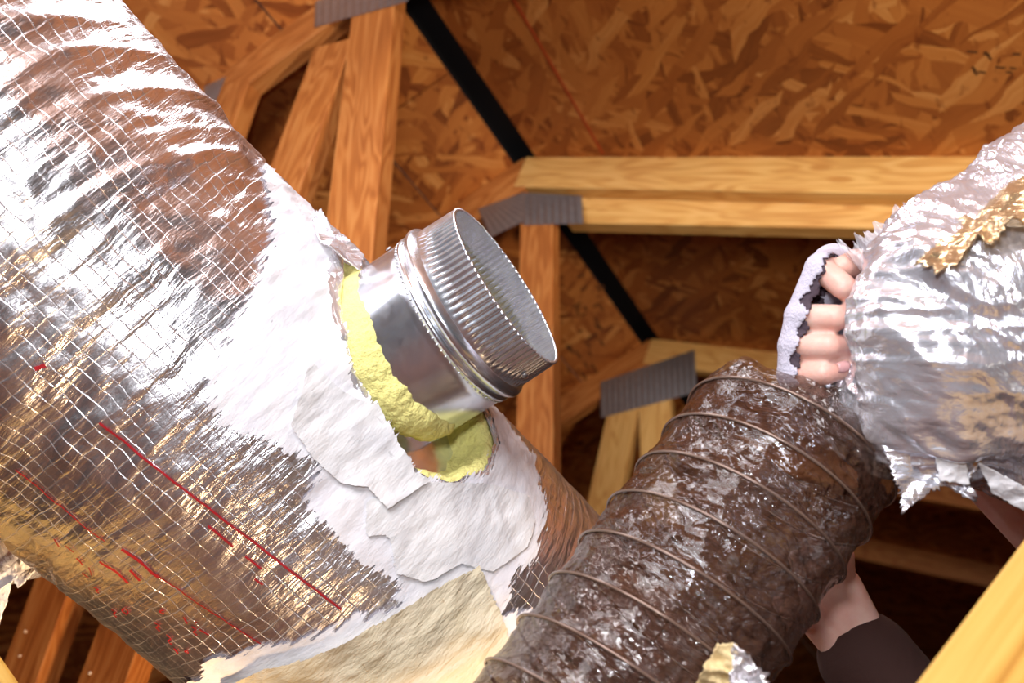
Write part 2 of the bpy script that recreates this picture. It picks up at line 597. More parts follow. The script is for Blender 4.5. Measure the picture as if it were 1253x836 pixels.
M_DUST = mat_simple('pale_fluff', srgb(228, 210, 190), 0.9, nscale=200, nstr=0.8)

# ================================================================== ATTIC
AZ = math.atan2(718, 1452)
RDG = np.array([math.sin(AZ), math.cos(AZ), 0.0])           # along the ridge, away from camera
PR = np.array([math.cos(AZ), -math.sin(AZ), 0.0])           # level, to the right of the ridge
SL = math.radians(22.7)
CR = PR * math.cos(SL) - np.array([0, 0, math.sin(SL)])      # down the right slope
CL = -PR * math.cos(SL) - np.array([0, 0, math.sin(SL)])     # down the left slope
NR = nrm(np.cross(CR, RDG)); NR = NR if NR[2] > 0 else -NR
NL = nrm(np.cross(CL, RDG)); NL = NL if NL[2] > 0 else -NL
APEX = at(642, 192, 2.40)                                     # underside of the deck at the ridge, 2nd truss
SP = 0.825
C2 = APEX @ RDG


def on_truss(px, py, k, dz=0.0):
    """pixel onto the front face of truss k (k=2 is the one with the pale chord)"""
    r = ray(px, py)
    c = C2 + (k - 2) * SP + dz
    return CAM + r * ((c - CAM @ RDG) / (r @ RDG))


def on_slope(px, py, side):
    n = NR if side > 0 else NL
    r = ray(px, py)
    return CAM + r * (((APEX - CAM) @ n) / (r @ n))


ceiling = thing('ceiling', APEX, 'orange-brown oriented strand board roof deck seen from below', 'roof deck')
ceiling['kind'] = 'structure'
del ceiling['category']
GAP = 0.032


def seam_b(px, py, side):
    P = on_slope(px, py, side)
    return (P - APEX) @ (CR if side > 0 else CL), (P - APEX) @ RDG


bL, _ = seam_b(505, 225, -1)
bR, aR = seam_b(735, 185, 1)
for side, C, NN in ((1, CR, NR), (-1, CL, NL)):
    rows = [GAP, 1.22, 2.44, 3.66, 4.88, 6.10, 7.0] if side > 0 else [GAP, bL, bL + 1.22, bL + 2.44, bL + 3.66, bL + 4.88, 7.0]
    for i in range(len(rows) - 1):
        b0, b1 = rows[i] + (0.0 if i == 0 else 0.002), rows[i + 1] - 0.002
        a = -6.0 + (i % 2) * 1.22 + (0.35 if side > 0 else 0.8)
        while a < 7.0:
            a0, a1 = a + 0.002, a + 2.44 - 0.002
            cc = APEX + RDG * (a0 + a1) / 2 + C * (b0 + b1) / 2 + NN * 0.006
            az = np.cross(RDG, C)
            place_box('osb_panel', cc, RDG, C, az, (a1 - a0, b1 - b0, 0.012), M_OSB, ceiling)
            a += 2.44
# black vent over the open ridge slot
place_box('ridge_vent', APEX + np.array([0, 0, 0.06]) + RDG * 0.5, RDG, PR, np.array([0, 0, 1.0]), (13.0, 0.30, 0.02), M_BLACK, ceiling)
# reddish chalk line snapped along the right slope, faint ink stamps
for (x0, y0, x1, y1) in [(612, -30, 738, 188)]:
    p0, p1 = on_slope(x0, y0, 1) - NR * 0.0008, on_slope(x1, y1, 1) - NR * 0.0008
    ax = nrm(p1 - p0)
    place_box('chalk_line', (p0 + p1) / 2, ax, np.cross(NR, ax), NR, (np.linalg.norm(p1 - p0), 0.007, 0.0006), M_CHALK, ceiling)
# illegible mill stamp
rs = random.Random(5)
for (cx, cy, ww, hh, side, n, ang) in [(1216, 76, 70, 26, 1, 10, 0), (716, 395, 44, 130, -1, 26, 1)]:
    V = []; Fc = []
    for k in range(n):
        x = cx + rs.uniform(-ww / 2, ww / 2); y = cy + rs.uniform(-hh / 2, hh / 2)
        l = rs.uniform(6, 14); tt = rs.choice([0.1, 0.9]) if not ang else rs.choice([-0.5, 1.0])
        dx, dy = math.cos(tt) * l / 2, math.sin(tt) * l / 2
        nx, ny = -math.sin(tt) * 1.3, math.cos(tt) * 1.3
        nn = NR if side > 0 else NL
        b = len(V)
        for (sx, sy) in ((-1, -1), (1, -1), (1, 1), (-1, 1)):
            V.append(on_slope(x + dx * sx + nx * sy, y + dy * sx + ny * sy, side) - nn * 0.0009)
        Fc.append((b, b + 1, b + 2, b + 3))
    add_mesh('mill_stamp', V, Fc, M_STAMP, ceiling, smooth=False)

# floor, gable ends
floor = place_box('floor', np.array([APEX[0], APEX[1], -0.01]), RDG, PR, np.array([0, 0, 1.0]), (13.2, 13.6, 0.02), M_FLOOR)
props(floor, 'dark aged board attic floor below the ducts', kind='structure')
for nm, a in (('wall_far', 6.4), ('wall_near', -5.6)):
    base = APEX + RDG * a
    hw = APEX[2] / math.tan(SL)
    V = []
    for t in (0, 0.02):
        V += [np.array([*(base + PR * hw)[:2], 0]) + RDG * t, np.array([*(base - PR * hw)[:2], 0]) + RDG * t, base + RDG * t]
    Fc = [(0, 1, 2), (5, 4, 3), (0, 3, 4, 1), (1, 4, 5, 2), (2, 5, 3, 0)]
    props(add_mesh(nm, V, Fc, M_OSB, None, smooth=False), 'strand board gable wall', kind='structure')


# ------------------------------------------------------------------ trusses
def member(name, k, pa, pb, wid, parent, mat, thick=0.038, back=0.0, edge=None):
    """2x lumber between two pixel points of the truss plane; edge='top': points lie on its upper edge"""
    A, B = on_truss(*pa, k, back), on_truss(*pb, k, back)
    ax = nrm(B - A)
    ay = nrm(np.cross(RDG, ax))
    if ay[2] < 0:
        ay = -ay
    az = nrm(np.cross(ax, ay))
    cc = (A + B) / 2 + RDG * thick / 2
    if edge == 'top':
        cc = cc - ay * wid / 2
    return place_box(name, cc, ax, ay, az, (np.linalg.norm(B - A), wid, thick), mat, parent, 0.0015)


def plate(k, corners, parent, nrib=12):
    """ribbed connector plate pressed on the face of a joint; corners = 4 pixels (tl, tr, br, bl)"""
    P = [on_truss(*c, k, -0.0005) for c in corners]
    nu, nv = nrib * 4 + 1, 5
    V = []
    for i in range(nu):
        for j in range(nv):
            u, v = i / (nu - 1), j / (nv - 1)
            p = (P[0] * (1 - u) + P[1] * u) * (1 - v) + (P[3] * (1 - u) + P[2] * u) * v
            ph = i % 4
            V.append(p - RDG * (0.0012 + (0.0022 if ph in (1, 2) and 0 < j < nv - 1 else 0)))
    return add_mesh('connector_plate', V, grid_faces(nu, nv), M_PLATE, parent, smooth=False)


def truss(k, label):
    b = APEX + RDG * (k - 2) * SP
    return thing('roof_truss', (b[0], b[1], 0.0), label, 'truss', 'roof trusses along the ridge')


def chords(k, t, right=True, left=True, rl=6.4, ll=6.4, matr=None, lift=0.0):
    """top chords lying under the deck"""
    b = APEX + RDG * (k - 2) * SP
    for on, C, NN, L, m in ((right, CR, NR, rl, matr or M_LUM), (left, CL, NL, ll, M_LUM)):
        if not on:
            continue
        cc = b + C * (L / 2 + 0.004) - NN * (0.0445 + lift) + RDG * 0.019
        place_box('top_chord', cc, C, np.cross(RDG, C), RDG, (L, 0.089, 0.038), m, t, 0.0015)


t1 = truss(1, 'nearest roof truss with splayed orange webs behind the big foil duct')
chords(1.24, t1)
member('web', 1.24, (287, 100), (8, 866), 0.082, t1, M_LUM)
member('web', 1.24, (408, 52), (100, 900), 0.090, t1, M_LUM)
member('post', 1.24, (458, -10), (404, 500), 0.096, t1, M_LUM)
plate(1.24, [(388, -60), (505, -90), (500, 2), (385, 34)], t1)
plate(1.24, [(251, 106), (277, 94), (262, 130), (247, 132)], t1, 4)

t2 = truss(2, 'middle roof truss with long pale level chord and single upright post')
chords(2, t2, matr=M_PALE)
member('brace', 2, (706, 237), (1330, 237), 0.082, t2, M_PALE, back=0.040, edge='top')
member('post', 2, (656, 268), (653, 640), 0.082, t2, M_LUM)
plate(2, [(585, 256), (640, 236), (706, 240), (600, 291)], t2, 12)
plate(2, [(640, 236), (712, 240), (714, 274), (640, 276)], t2, 8)

t3 = truss(3, 'third roof truss with grey ribbed plate over two pale webs')
chords(3.08, t3, matr=M_PALE)
member('web', 3.08, (766, 484), (728, 660), 0.098, t3, M_PALE)
member('web', 3.08, (800, 478), (806, 640), 0.098, t3, M_PALE)
plate(3.08, [(735, 468), (850, 428), (853, 480), (735, 512)], t3, 16)

t4 = truss(4, 'dim far roof truss crossing behind the clear flexible duct')
chords(4, t4)
t5 = truss(5, 'darkest farthest roof truss low in the right corner')
chords(5, t5)
t6 = None

# foreground timbers
st = thing('wall_stud', at(1450, 980, 0.42) * np.array([1, 1, 0]), 'blurred pale yellow timber close to the camera at lower right corner', 'timber')
A, B = at(1508, 500, 0.60), at(1118, 1120, 0.38)
ax = nrm(B - A); vd = nrm((A + B) / 2 - CAM)
ay = nrm(np.cross(vd, ax)); az = np.cross(ax, ay)
place_box('board', (A + B) / 2, ax, ay, az, (np.linalg.norm(B - A), 0.089, 0.038), M_YEL, st, 0.002)
jt = thing('ceiling_joist', at(-60, 900, 0.8) * np.array([1, 1, 0]), 'pale timber corner peeking in at lower left edge', 'timber')
A, B = at(-140, 700, 0.85), at(85, 1060, 0.62)
ax = nrm(B - A); vd = nrm((A + B) / 2 - CAM)
ay = nrm(np.cross(vd, ax)); az = np.cross(ax, ay)
place_box('board', (A + B) / 2, ax, ay, az, (np.linalg.norm(B - A), 0.065, 0.038), M_YEL, jt, 0.002)

# ================================================================== MAIN DUCT
R0 = 0.1805
DP = at(352, 591, 0.888)
DD = nrm(at(568, 800, 0.950) - DP)
E1 = CAM - DP; E1 = nrm(E1 - DD * (E1 @ DD))
E2 = np.cross(DD, E1)
if E2 @ (RIGHT + UP) < 0:
    E2 = -E2


def duct_pt(u, v, r):
    th = np.asarray(u) / R0
    return DP + np.asarray(v)[..., None] * DD + np.asarray(r)[..., None] * (np.cos(th)[..., None] * E1 + np.sin(th)[..., None] * E2)


def duct_uv(px, py, r=R0):
    d = nrm(ray(px, py)); o = CAM - DP
    dp = d - DD * (d @ DD); op = o - DD * (o @ DD)
    a, b, c = dp @ dp, 2 * dp @ op, op @ op - r * r
    disc = b * b - 4 * a * c
    if disc < 0:
        t = -b / (2 * a)
    else:
        t = (-b - math.sqrt(disc)) / (2 * a)
    P = o + d * t
    return math.atan2(P @ E2, P @ E1) * R0, P @ DD


HOLE = [duct_uv(*p) for p in [(404, 292), (404, 360), (424, 450), (452, 494), (480, 545), (508, 582), (550, 592), (588, 578), (601, 545)]]
hc = np.array([duct_uv(505, 440)[0] + 0.035, duct_uv(505, 440)[1]])
# close the unseen far side of the hole
uM, vM = np.array(HOLE).max(0)[0], 0
last, first = np.array(HOLE[-1]), np.array(HOLE[0])
HOLE += [tuple(last + (first - last) * t + np.array([0.075 * math.sin(math.pi * t), 0])) for t in (0.15, 0.35, 0.5, 0.65, 0.85)]


def jacket_r(u, v):
    th = u / R0
    x, y, z = np.cos(th) * R0, np.sin(th) * R0, v
    r = R0 + 0.0055 * fbm(x * 6, y * 6, z * 5, 3, 3)
    # creases running round the duct, stronger at the slack upper-left end
    slack = 1 / (1 + np.exp((v + 0.10) / 0.05))
    r = r + (0.0016 + 0.0040 * slack) * ridged(x * 7, y * 7, z * 30 + x * 14, 3, 11)
    r = r + 0.0016 * slack * fbm(x * 40, y * 40, z * 70, 3, 21)
    r = r + 0.0008 * fbm(x * 60, y * 60, z * 90, 2, 41)
    return r


duct = thing('insulated_duct', DP + DD * 0.3, 'large round foil-wrapped insulated duct with white mastic patches running diagonally', 'duct')
vv = np.concatenate([np.linspace(-0.72, -0.56, 12)[:-1], np.arange(-0.56, 0.42, 0.0026), np.linspace(0.43, 1.2, 30)])
uu = np.concatenate([np.arange(-0.33, 0.33, 0.0026), np.linspace(0.33, 2 * math.pi * R0 - 0.33, 90)[1:-1]])
U, V_ = np.meshgrid(uu, vv, indexing='ij')
sdh = -poly_sd(np.where(U > math.pi * R0, U - 2 * math.pi * R0, U), V_, HOLE)
rr = jacket_r(U, V_)
rr = rr + 0.004 * np.exp(-np.clip(sdh, 0, 1) / 0.012)
P = duct_pt(U, V_, rr)
fc = grid_faces(len(uu), len(vv), wrap=True)
keep = sdh.ravel()[fc].max(1) > -0.012
Uv = np.where(U > math.pi * R0, U, U)
jk = add_mesh('foil_jacket', P.reshape(-1, 3), fc[keep], M_FOIL, duct, uv=np.stack([Uv.ravel(), V_.ravel()], -1), attrs={'sd': sdh.ravel()})
jk['label'] = 'shiny silver foil jacket with thread grid'

# inner metal duct seen through the hole
RIN = 0.148
ui = np.linspace(0, 2 * math.pi, 97)[:-1]
vi = np.linspace(-0.70, 1.18, 40)
UI, VI = np.meshgrid(ui * R0, vi, indexing='ij')
add_mesh('inner_pipe', duct_pt(UI, VI, np.full(UI.shape, RIN)).reshape(-1, 3), grid_faces(96, 40, True), M_GALV, duct)

# fibreglass wall of the hole
HP = np.array(HOLE)
cen = HP.mean(0)
seg = np.roll(HP, -1, 0) - HP
L = np.linalg.norm(seg, axis=1); cum = np.concatenate([[0], np.cumsum(L)])
nphi = 220
B_ = []
for s in np.linspace(0, cum[-1], nphi, endpoint=False):
    i = min(np.searchsorted(cum, s, 'right') - 1, len(HP) - 1)
    B_.append(HP[i] + seg[i] * (s - cum[i]) / L[i])
B_ = np.array(B_)
sec = [(1.16, 1.0, -0.004), (1.05, 1.0, -0.002), (1.0, 1.0, 0.001), (0.96, 0.97, 0), (0.93, 0.85, 0), (0.93, 0.7, 0), (0.91, 0.5, 0), (0.91, 0.3, 0), (0.88, 0.12, 0), (0.84, 0.02, 0), (0.82, -0.05, 0)]
Vi = []
for i in range(nphi):
    for j, (k, h, extra) in enumerate(sec):
        q = cen + (B_[i] - cen) * k
        n1 = float(fbm(q[0] * 50, q[1] * 50, h * 4.0, 3, 61)); n2 = float(fbm(q[0] * 70, q[1] * 70, h * 5.0 + 7, 3, 71))
        if j > 2:
            q = q + (B_[i] - cen) * 0.085 * n1
        jr = float(jacket_r(np.array([q[0]]), np.array([q[1]]))[0])
        r = RIN + (jr - RIN) * h + extra + (0.003 * n2 if j > 2 else 0)
        Vi.append(duct_pt(np.array(q[0]), np.array(q[1]), np.array(r)))
io = add_mesh('insulation', np.array(Vi), grid_faces(nphi, len(sec), True), M_INS, duct)
io['label'] = 'fluffy yellow fibreglass around the cut hole'

# silver cut lip standing round the hole
Vl = []; UVl = []
ns = 7
for i in range(nphi):
    q0 = B_[i]; out = nrm(q0 - cen)
    px_, py_ = project(duct_pt(np.array(q0[0]), np.array(q0[1]), np.array(R0)))
    leftness = np.clip((470 - px_) / 60, 0, 1)
    for j in range(ns):
        s = j / (ns - 1)
        n1 = float(vnoise(i * 0.30, j * 0.6, 0.5, 81)); n2 = float(vnoise(i * 0.45, j * 0.9, 3.5, 82))
        q = q0 + out * (0.007 * (1 - s) * (1 - leftness) + leftness * (0.012 - 0.030 * s)) + np.array([n1, n2]) * 0.0008
        lift = 0.0022 + (1 - abs(2 * s - 1)) * 0.0025 + leftness * (0.004 * math.sin(s * 3) - 0.010 * s * s) + n2 * 0.0010
        jr = float(jacket_r(np.array([q[0]]), np.array([q[1]]))[0])
        Vl.append(duct_pt(np.array(q[0]), np.array(q[1]), np.array(jr + lift)))
        UVl.append((i * 0.003, j * 0.003))
add_mesh('cut_foil_edge', np.array(Vl), grid_faces(nphi, ns, True), M_FLAP, duct, uv=UVl)


def patch(name, poly_px, lift, mat, parent, step=0.0024, margin=0.03, wr=0.0, seed=0, curl=None):
    poly = [duct_uv(*p) for p in poly_px]
    A_ = np.array(poly)
    lo, hi = A_.min(0) - margin, A_.max(0) + margin
    us = np.arange(lo[0], hi[0], step); vs = np.arange(lo[1], hi[1], step)
    U, V = np.meshgrid(us, vs, indexing='ij')
    sd = poly_sd(U, V, poly)
    sh = -poly_sd(U, V, HOLE)
    sdm = np.minimum(sd, sh - 0.001)
    r = jacket_r(U, V) + lift + 0.004 * np.exp(-np.clip(sh, 0, 1) / 0.012)
    if wr:
        r = r + wr * (0.6 + ridged(U * 22 + V * 15, V * 26 - U * 12, U * 0 + seed, 3, seed + 5))
    if curl:
        r = r + curl * np.exp(-np.clip(sd, 0, 1) / 0.008)
    fc = grid_faces(len(us), len(vs))
    keep = sdm.ravel()[fc].max(1) > -margin * 0.9
    used = np.unique(fc[keep]); remap = np.zeros(U.size, np.int64); remap[used] = np.arange(len(used))
    return add_mesh(name, duct_pt(U, V, r).reshape(-1, 3)[used], remap[fc[keep]], mat, parent,
                    uv=np.stack([U.ravel(), V.ravel()], -1)[used], attrs={'sd': sdm.ravel()[used]})


mo = patch('mastic_coat', [(318, 196), (330, 290), (300, 370), (262, 430), (248, 478), (270, 520), (310, 535), (352, 556), (392, 566),
                           (372, 612), (402, 652), (446, 690), (486, 712), (486, 742), (420, 762), (330, 790), (262, 806), (236, 836),
                           (240, 900), (330, 980), (560, 960), (610, 850), (640, 800), (668, 760), (640, 745), (616, 748), (628, 700), (656, 686), (654, 660),
                           (667, 629), (657, 600), (648, 560), (600, 498), (560, 452), (480, 362), (420, 296), (360, 236)], 0.0012, M_MASTIC, duct, wr=0.0011)
mo['label'] = 'brushed white mastic coat with ragged edges'
mo.visible_shadow = True
p1 = patch('tape_strip', [(372, 444), (408, 478), (440, 497), (473, 504), (478, 540), (500, 580), (519, 590), (470, 622), (446, 596), (414, 590), (380, 560), (352, 520)], 0.0028, M_TAPEW, duct, wr=0.0018, seed=3, margin=0.012, curl=0.002)
p1['label'] = 'lifted greyish white tape beside the hole'
p2 = patch('tape_strip', [(446, 612), (520, 592), (600, 596), (640, 610), (650, 640), (640, 672), (600, 700), (560, 690), (520, 712), (482, 700), (476, 660), (470, 655), (446, 655)], 0.0024, M_TAPEW, duct, wr=0.0016, seed=9, margin=0.012, curl=0.0003)
p3 = patch('tape_strip', [(579, 693), (530, 718), (491, 741), (402, 789), (330, 808), (280, 830), (300, 900), (560, 920), (600, 836), (622, 792), (607, 749)], 0.0052, M_TAPEB, duct, wr=0.0028, seed=14, margin=0.012, curl=0.001)
p3['label'] = 'yellowed beige tape wrap'


# red printed stripes and lettering on the foil
def stripe(pts, wd, name='red_stripe', lift=0.0012):
    q = np.array([duct_uv(*p) for p in pts])
    d = np.concatenate([[0], np.cumsum(np.linalg.norm(np.diff(q, axis=0), axis=1))])
    s = np.linspace(0, d[-1], max(2, int(d[-1] / 0.003)))
    q = np.stack([np.interp(s, d, q[:, 0]), np.interp(s, d, q[:, 1])], -1)
    T = np.gradient(q, axis=0); T /= np.linalg.norm(T, axis=1)[:, None] + 1e-9
    Nn = np.stack([-T[:, 1], T[:, 0]], -1)
    cols = []
    for k in (-1, 1):
        qq = q + Nn * wd / 2 * k
        cols.append(duct_pt(qq[:, 0], qq[:, 1], jacket_r(qq[:, 0], qq[:, 1]) + lift))
    V = np.concatenate(cols)
    n = len(s)
    fcs = np.stack([np.arange(n - 1), np.arange(1, n), n + np.arange(1, n), n + np.arange(n - 1)], -1)
    return V, fcs


for pts, wd in [(p_, w__ * 0.72) for p_, w__ in [([(122, 517), (184, 564), (250, 616), (330, 678), (418, 746)], 0.0022),
                ([(20, 574), (60, 606), (132, 658)], 0.0014), ([(152, 668), (185, 693), (208, 712), (320, 786)], 0.0016),
                ([(152, 668), (178, 688), (198, 704)], 0.0034),
                ([(255, 642), (268, 652), (286, 668)], 0.0024), ([(300, 680), (320, 695)], 0.0020), ([(312, 707), (322, 714)], 0.0018),
                ([(126, 682), (146, 694), (160, 710)], 0.0030), ([(162, 694), (174, 707)], 0.0032), ([(43, 451), (56, 447)], 0.004)]]:
    V, fcs = stripe(pts, wd)
    add_mesh('red_stripe', V, fcs, M_RED, duct)
Vs, Fs, off = [], [], 0
rs = random.Random(11)
glyphs = [(x, 612 + (x - 90) * 0.74 + j) for x, j in [(70, 58), (84, 56), (98, 60), (112, 62), (140, 92), (152, 86), (196, 56), (226, 40), (236, 44), (246, 40), (190, 74), (206, 76), (216, 84), (228, 80), (240, 36), (104, 74), (120, 78)]]
for gx, gy in glyphs:
    h = rs.uniform(4, 7)
    sh = rs.choice([[(0, 0), (h, h * .7), (h * 1.4, 0), (h * .5, -h * .5), (0, 0)], [(0, 0), (h * 1.6, h * 1.1)], [(0, 0), (h, h * .7), (h * .3, h * 1.2), (h * 1.2, h * 1.8)]])
    V, fcs = stripe([(gx + a, gy + b) for a, b in sh], 0.0014)
    Vs.append(V); Fs.append(fcs + off); off += len(V)
pm = add_mesh('printed_lettering', np.concatenate(Vs), np.concatenate(Fs), M_RED, duct)


# crumpled sheet helper: outline in pixels with depths, filled as a noisy fan grid
def sheet(name, poly, mat, parent, amp=0.006, sc=60, n=36, seed=0, jag=0.0, origin=None, thick=0.0012):
    """poly: list of (px,py,D); closed double-sided crumpled sheet spanning them"""
    P = np.array([at(*p) for p in poly])
    seg = np.roll(P, -1, 0) - P
    L = np.linalg.norm(seg, axis=1); cum = np.concatenate([[0], np.cumsum(L)])
    m = max(48, len(poly) * 14)
    bd = []
    rg = np.random.RandomState(seed)
    c = P.mean(0)
    for s in np.linspace(0, cum[-1], m, endpoint=False):
        i = min(np.searchsorted(cum, s, 'right') - 1, len(P) - 1)
        q = P[i] + seg[i] * (s - cum[i]) / L[i]
        bd.append(q + nrm(q - c) * rg.uniform(-jag, jag))
    bd = np.array(bd)
    rad = 16
    nv = nrm(CAM - c)
    rows = []
    for k in range(rad + 1):
        f = k / rad
        q = c + (bd - c) * f
        nz = ridged(q[:, 0] * sc, q[:, 1] * sc, q[:, 2] * sc, 3, seed) * amp + fbm(q[:, 0] * sc * 2.3, q[:, 1] * sc * 2.3, q[:, 2] * sc * 2.3, 2, seed + 3) * amp * 0.5
        rows.append(q + nz[:, None] * nv)
    V = np.stack(rows, 1).reshape(-1, 3)
    fc = grid_faces(m, rad + 1, True)
    uv = np.stack([(V - c) @ RIGHT, (V - c) @ UP], -1)
    o = add_mesh(name, V, fc, mat, parent, uv=uv, origin=origin)
    if thick:
        md = o.modifiers.new('thickness', 'SOLIDIFY'); md.thickness = thick
    return o


sheet('torn_foil_flap', [(382, 262, 0.80), (392, 256, 0.79), (402, 272, 0.79), (424, 290, 0.80), (446, 312, 0.81), (440, 330, 0.80), (420, 315, 0.78), (404, 300, 0.775), (392, 296, 0.78), (386, 280, 0.79)], M_FLAP, duct, 0.004, 45, seed=4, jag=0.0010)

# ================================================================== COLLAR
CB = at(481, 440, 0.822)
CO = at(621.5, 349, 0.797)
collar = thing('duct_collar', CB, 'shiny galvanised round take-off collar with crimped open end standing in the hole', 'duct collar')
ZC = nrm(CO - CB); LC = np.linalg.norm(CO - CB)
XC = nrm(np.cross(ZC, UP)); YC = np.cross(ZC, XC)
RC = 113.5 * 0.795 / F


def lathe(name, prof, parent, mat, nth=360, flute=None, thick=0.0009):
    """prof: (z, r) along collar axis; flute(z)->depth"""
    th = np.arange(nth) * 2 * math.pi / nth
    rows = []
    for side in (0, 1):
        pr = prof if side == 0 else prof[::-1]
        for z, r in pr:
            rr = np.full(nth, r - side * thick)
            if flute:
                w_ = (np.arange(nth) % 5)
                g = np.array([1.0, 0.55, 0.0, 0.0, 0.55])[w_]
                rr = rr - flute(z) * g
            rows.append(CB + ZC * z + rr[:, None] * (np.cos(th)[:, None] * XC + np.sin(th)[:, None] * YC))
    rows.append(rows[0])
    V = np.stack(rows, 1).reshape(-1, 3)
    return add_mesh(name, V, grid_faces(nth, len(rows), True), mat, parent)


def bead(z0, w_, h, base, n=9):
    return [(z0 + w_ * (i / (n - 1) - 0.5), base + h * math.sin(math.pi * i / (n - 1))) for i in range(n)]


rb = RC * 1.02
prof = [(-0.004, rb), (0.0, rb), (0.02, rb), (0.04, rb)] + [(0.47 * LC, rb)] + bead(0.555 * LC, 0.007, 0.0020, rb - 0.0003) + bead(0.64 * LC, 0.013, 0.0042, rb - 0.0006, 13) + [(0.70 * LC, rb - 0.0010)]
lathe('sleeve', prof, collar, M_GALV)
zs = np.linspace(0.70 * LC, LC, 24)
pf = [(z, rb - 0.0010 - 0.0012 * (z - zs[0]) / (zs[-1] - zs[0])) for z in zs]
lathe('crimped_end', pf, collar, M_GALV, nth=425, flute=lambda z: 0.0021 * min(1, max(0, (z - zs[1]) / (0.10 * LC))))
# row of dimples behind the bead
bm = bmesh.new()
for k in range(84):
    a = 2 * math.pi * k / 84
    p = CB + ZC * 0.525 * LC + (rb + 0.0002) * (math.cos(a) * XC + math.sin(a) * YC) - CB
    r = bmesh.ops.create_icosphere(bm, subdivisions=1, radius=0.0011)
    bmesh.ops.translate(bm, vec=Vector(p), verts=r['verts'])
me = bpy.data.meshes.new('dimple_row'); bm.to_mesh(me); bm.free(); me.materials.append(M_GALV)
me.polygons.foreach_set('use_smooth', np.ones(len(me.polygons), bool))
o = bpy.data.objects.new('dimple_row', me); COL.objects.link(o); o.parent = collar
# rivet near the base, small stamped seam at the lower side
def on_collar(px, py):
    best = None
    d = nrm(ray(px, py)); oo = CAM - CB
    dp = d - ZC * (d @ ZC); op = oo - ZC * (oo @ ZC)
    a, b, c = dp @ dp, 2 * dp @ op, op @ op - rb * rb
    disc = max(0, b * b - 4 * a * c)
    return CAM + d * ((-b - math.sqrt(disc)) / (2 * a))
for (x, y) in ((476, 305), (642, 459)):
    p = on_collar(x, y); nn = p - CB; nn = nrm(nn - ZC * (nn @ ZC))
    tx = np.cross(nn, ZC)
    ring = []
    for (rr_, hh) in ((0.0026, 0.0), (0.0026, 0.0008), (0.0016, 0.0015), (0.0003, 0.0016)):
        for k in range(12):
            a = k * math.pi / 6
            ring.append(p + nn * hh + rr_ * (math.cos(a) * tx + math.sin(a) * ZC))
    rf = [(i * 12 + k, i * 12 + (k + 1) % 12, (i + 1) * 12 + (k + 1) % 12, (i + 1) * 12 + k) for i in range(3) for k in range(12)]
    add_mesh('rivet', ring, rf + [tuple(range(36, 48))], M_PLATE, collar)

# yellow roll standing in for fibreglass mirrored in the collar's base
bp = [(424, 332), (418, 352), (422, 386), (431, 420), (444, 454), (462, 488), (484, 514), (512, 528), (536, 530), (552, 522)]
bpt = []
for x_, y_ in bp:
    q_ = on_collar(x_ + 9, y_ - 5)
    nq = q_ - CB; nq = nrm(nq - ZC * (nq @ ZC))
    bpt.append(q_ - nq * 0.0105)
bpt = np.array(bpt)
s_ = np.linspace(0, len(bp) - 1, 110)
cl_ = np.stack([np.interp(s_, np.arange(len(bp)), bpt[:, i]) for i in range(3)], -1)
for _ in range(6):
    cl_[1:-1] = (cl_[:-2] + cl_[1:-1] * 2 + cl_[2:]) / 4
rad_ = np.interp(s_, [0, 1, 4, 6, 8, 9], [0.008, 0.0155, 0.0185, 0.0195, 0.017, 0.009])
V, fcs = tube_along(cl_, rad_, 28)
ctr_ = np.repeat(cl_, 28, 0)
V = ctr_ + (V - ctr_) * (1 + 0.22 * fbm(V[:, 0] * 60, V[:, 1] * 60, V[:, 2] * 60, 2, 181) + 0.06 * vnoise(V[:, 0] * 500, V[:, 1] * 500, V[:, 2] * 500, 183))[:, None]
add_mesh('insulation', V, fcs, M_INS, duct)  # added shape, imitates a yellow reflection on the metal

# ================================================================== CLEAR FLEX DUCT
FA = at(964, 548, 0.72)
FH = at(722, 894, 0.635)
FD = nrm(FA - FH); PITCHF = np.linalg.norm(FA - FH) / 7
RF = 0.0778
FX = FA - CAM; FX = nrm(FX - FD * (FX @ FD)); FY = np.cross(FD, FX)
flex = thing('flexible_duct', FA - FD * 0.2, 'clear brown plastic flexible duct liner with spiral wire, pulled bare', 'flexible duct')
nth, nvv = 260, 300
th = np.arange(nth) * 2 * math.pi / nth
vf = np.linspace(-PITCHF * 12.5, 0.016, nvv)
TH, VF = np.meshgrid(th, vf, indexing='ij')
ph = (VF / PITCHF - 0.5 - TH / (2 * math.pi))
ph = ph - np.floor(ph)
sag = 0.0034 * np.sin(math.pi * ph) ** 0.8
cx, sx = np.cos(TH) * RF, np.sin(TH) * RF
rf_ = RF - sag + 0.0030 * ridged(cx * 26 + VF * 9, sx * 26, VF * 34, 3, 91) * np.sin(math.pi * ph) + 0.0012 * fbm(cx * 90, sx * 90, VF * 90, 2, 95)
# slack, ragged end
endm = np.clip((VF - 0.002) / 0.022, 0, 1)
rf_ = rf_ + endm * (0.010 * fbm(cx * 22, sx * 22, VF * 10, 3, 99)) - endm ** 2 * 0.006
VE = VF + endm * 0.007 * vnoise(cx * 60, sx * 60, VF * 0 + 1.5, 98)
P = FA + VE[..., None] * FD + rf_[..., None] * (np.cos(TH)[..., None] * FX + np.sin(TH)[..., None] * FY)
add_mesh('film', P.reshape(-1, 3), grid_faces(nth, nvv, True), M_FILM, flex, uv=np.stack([(TH * RF).ravel(), VF.ravel()], -1))['label'] = 'crinkled clear brown film'
turns = np.arange(-13 * 2 * math.pi, 0.10 * math.pi, math.pi / 30)
hp = FA + ((turns / (2 * math.pi) + 0.5) * PITCHF)[:, None] * FD + (RF + 0.0008) * (np.cos(turns)[:, None] * FX + np.sin(turns)[:, None] * FY)
V, fcs = tube_along(hp, 0.0011, 8)
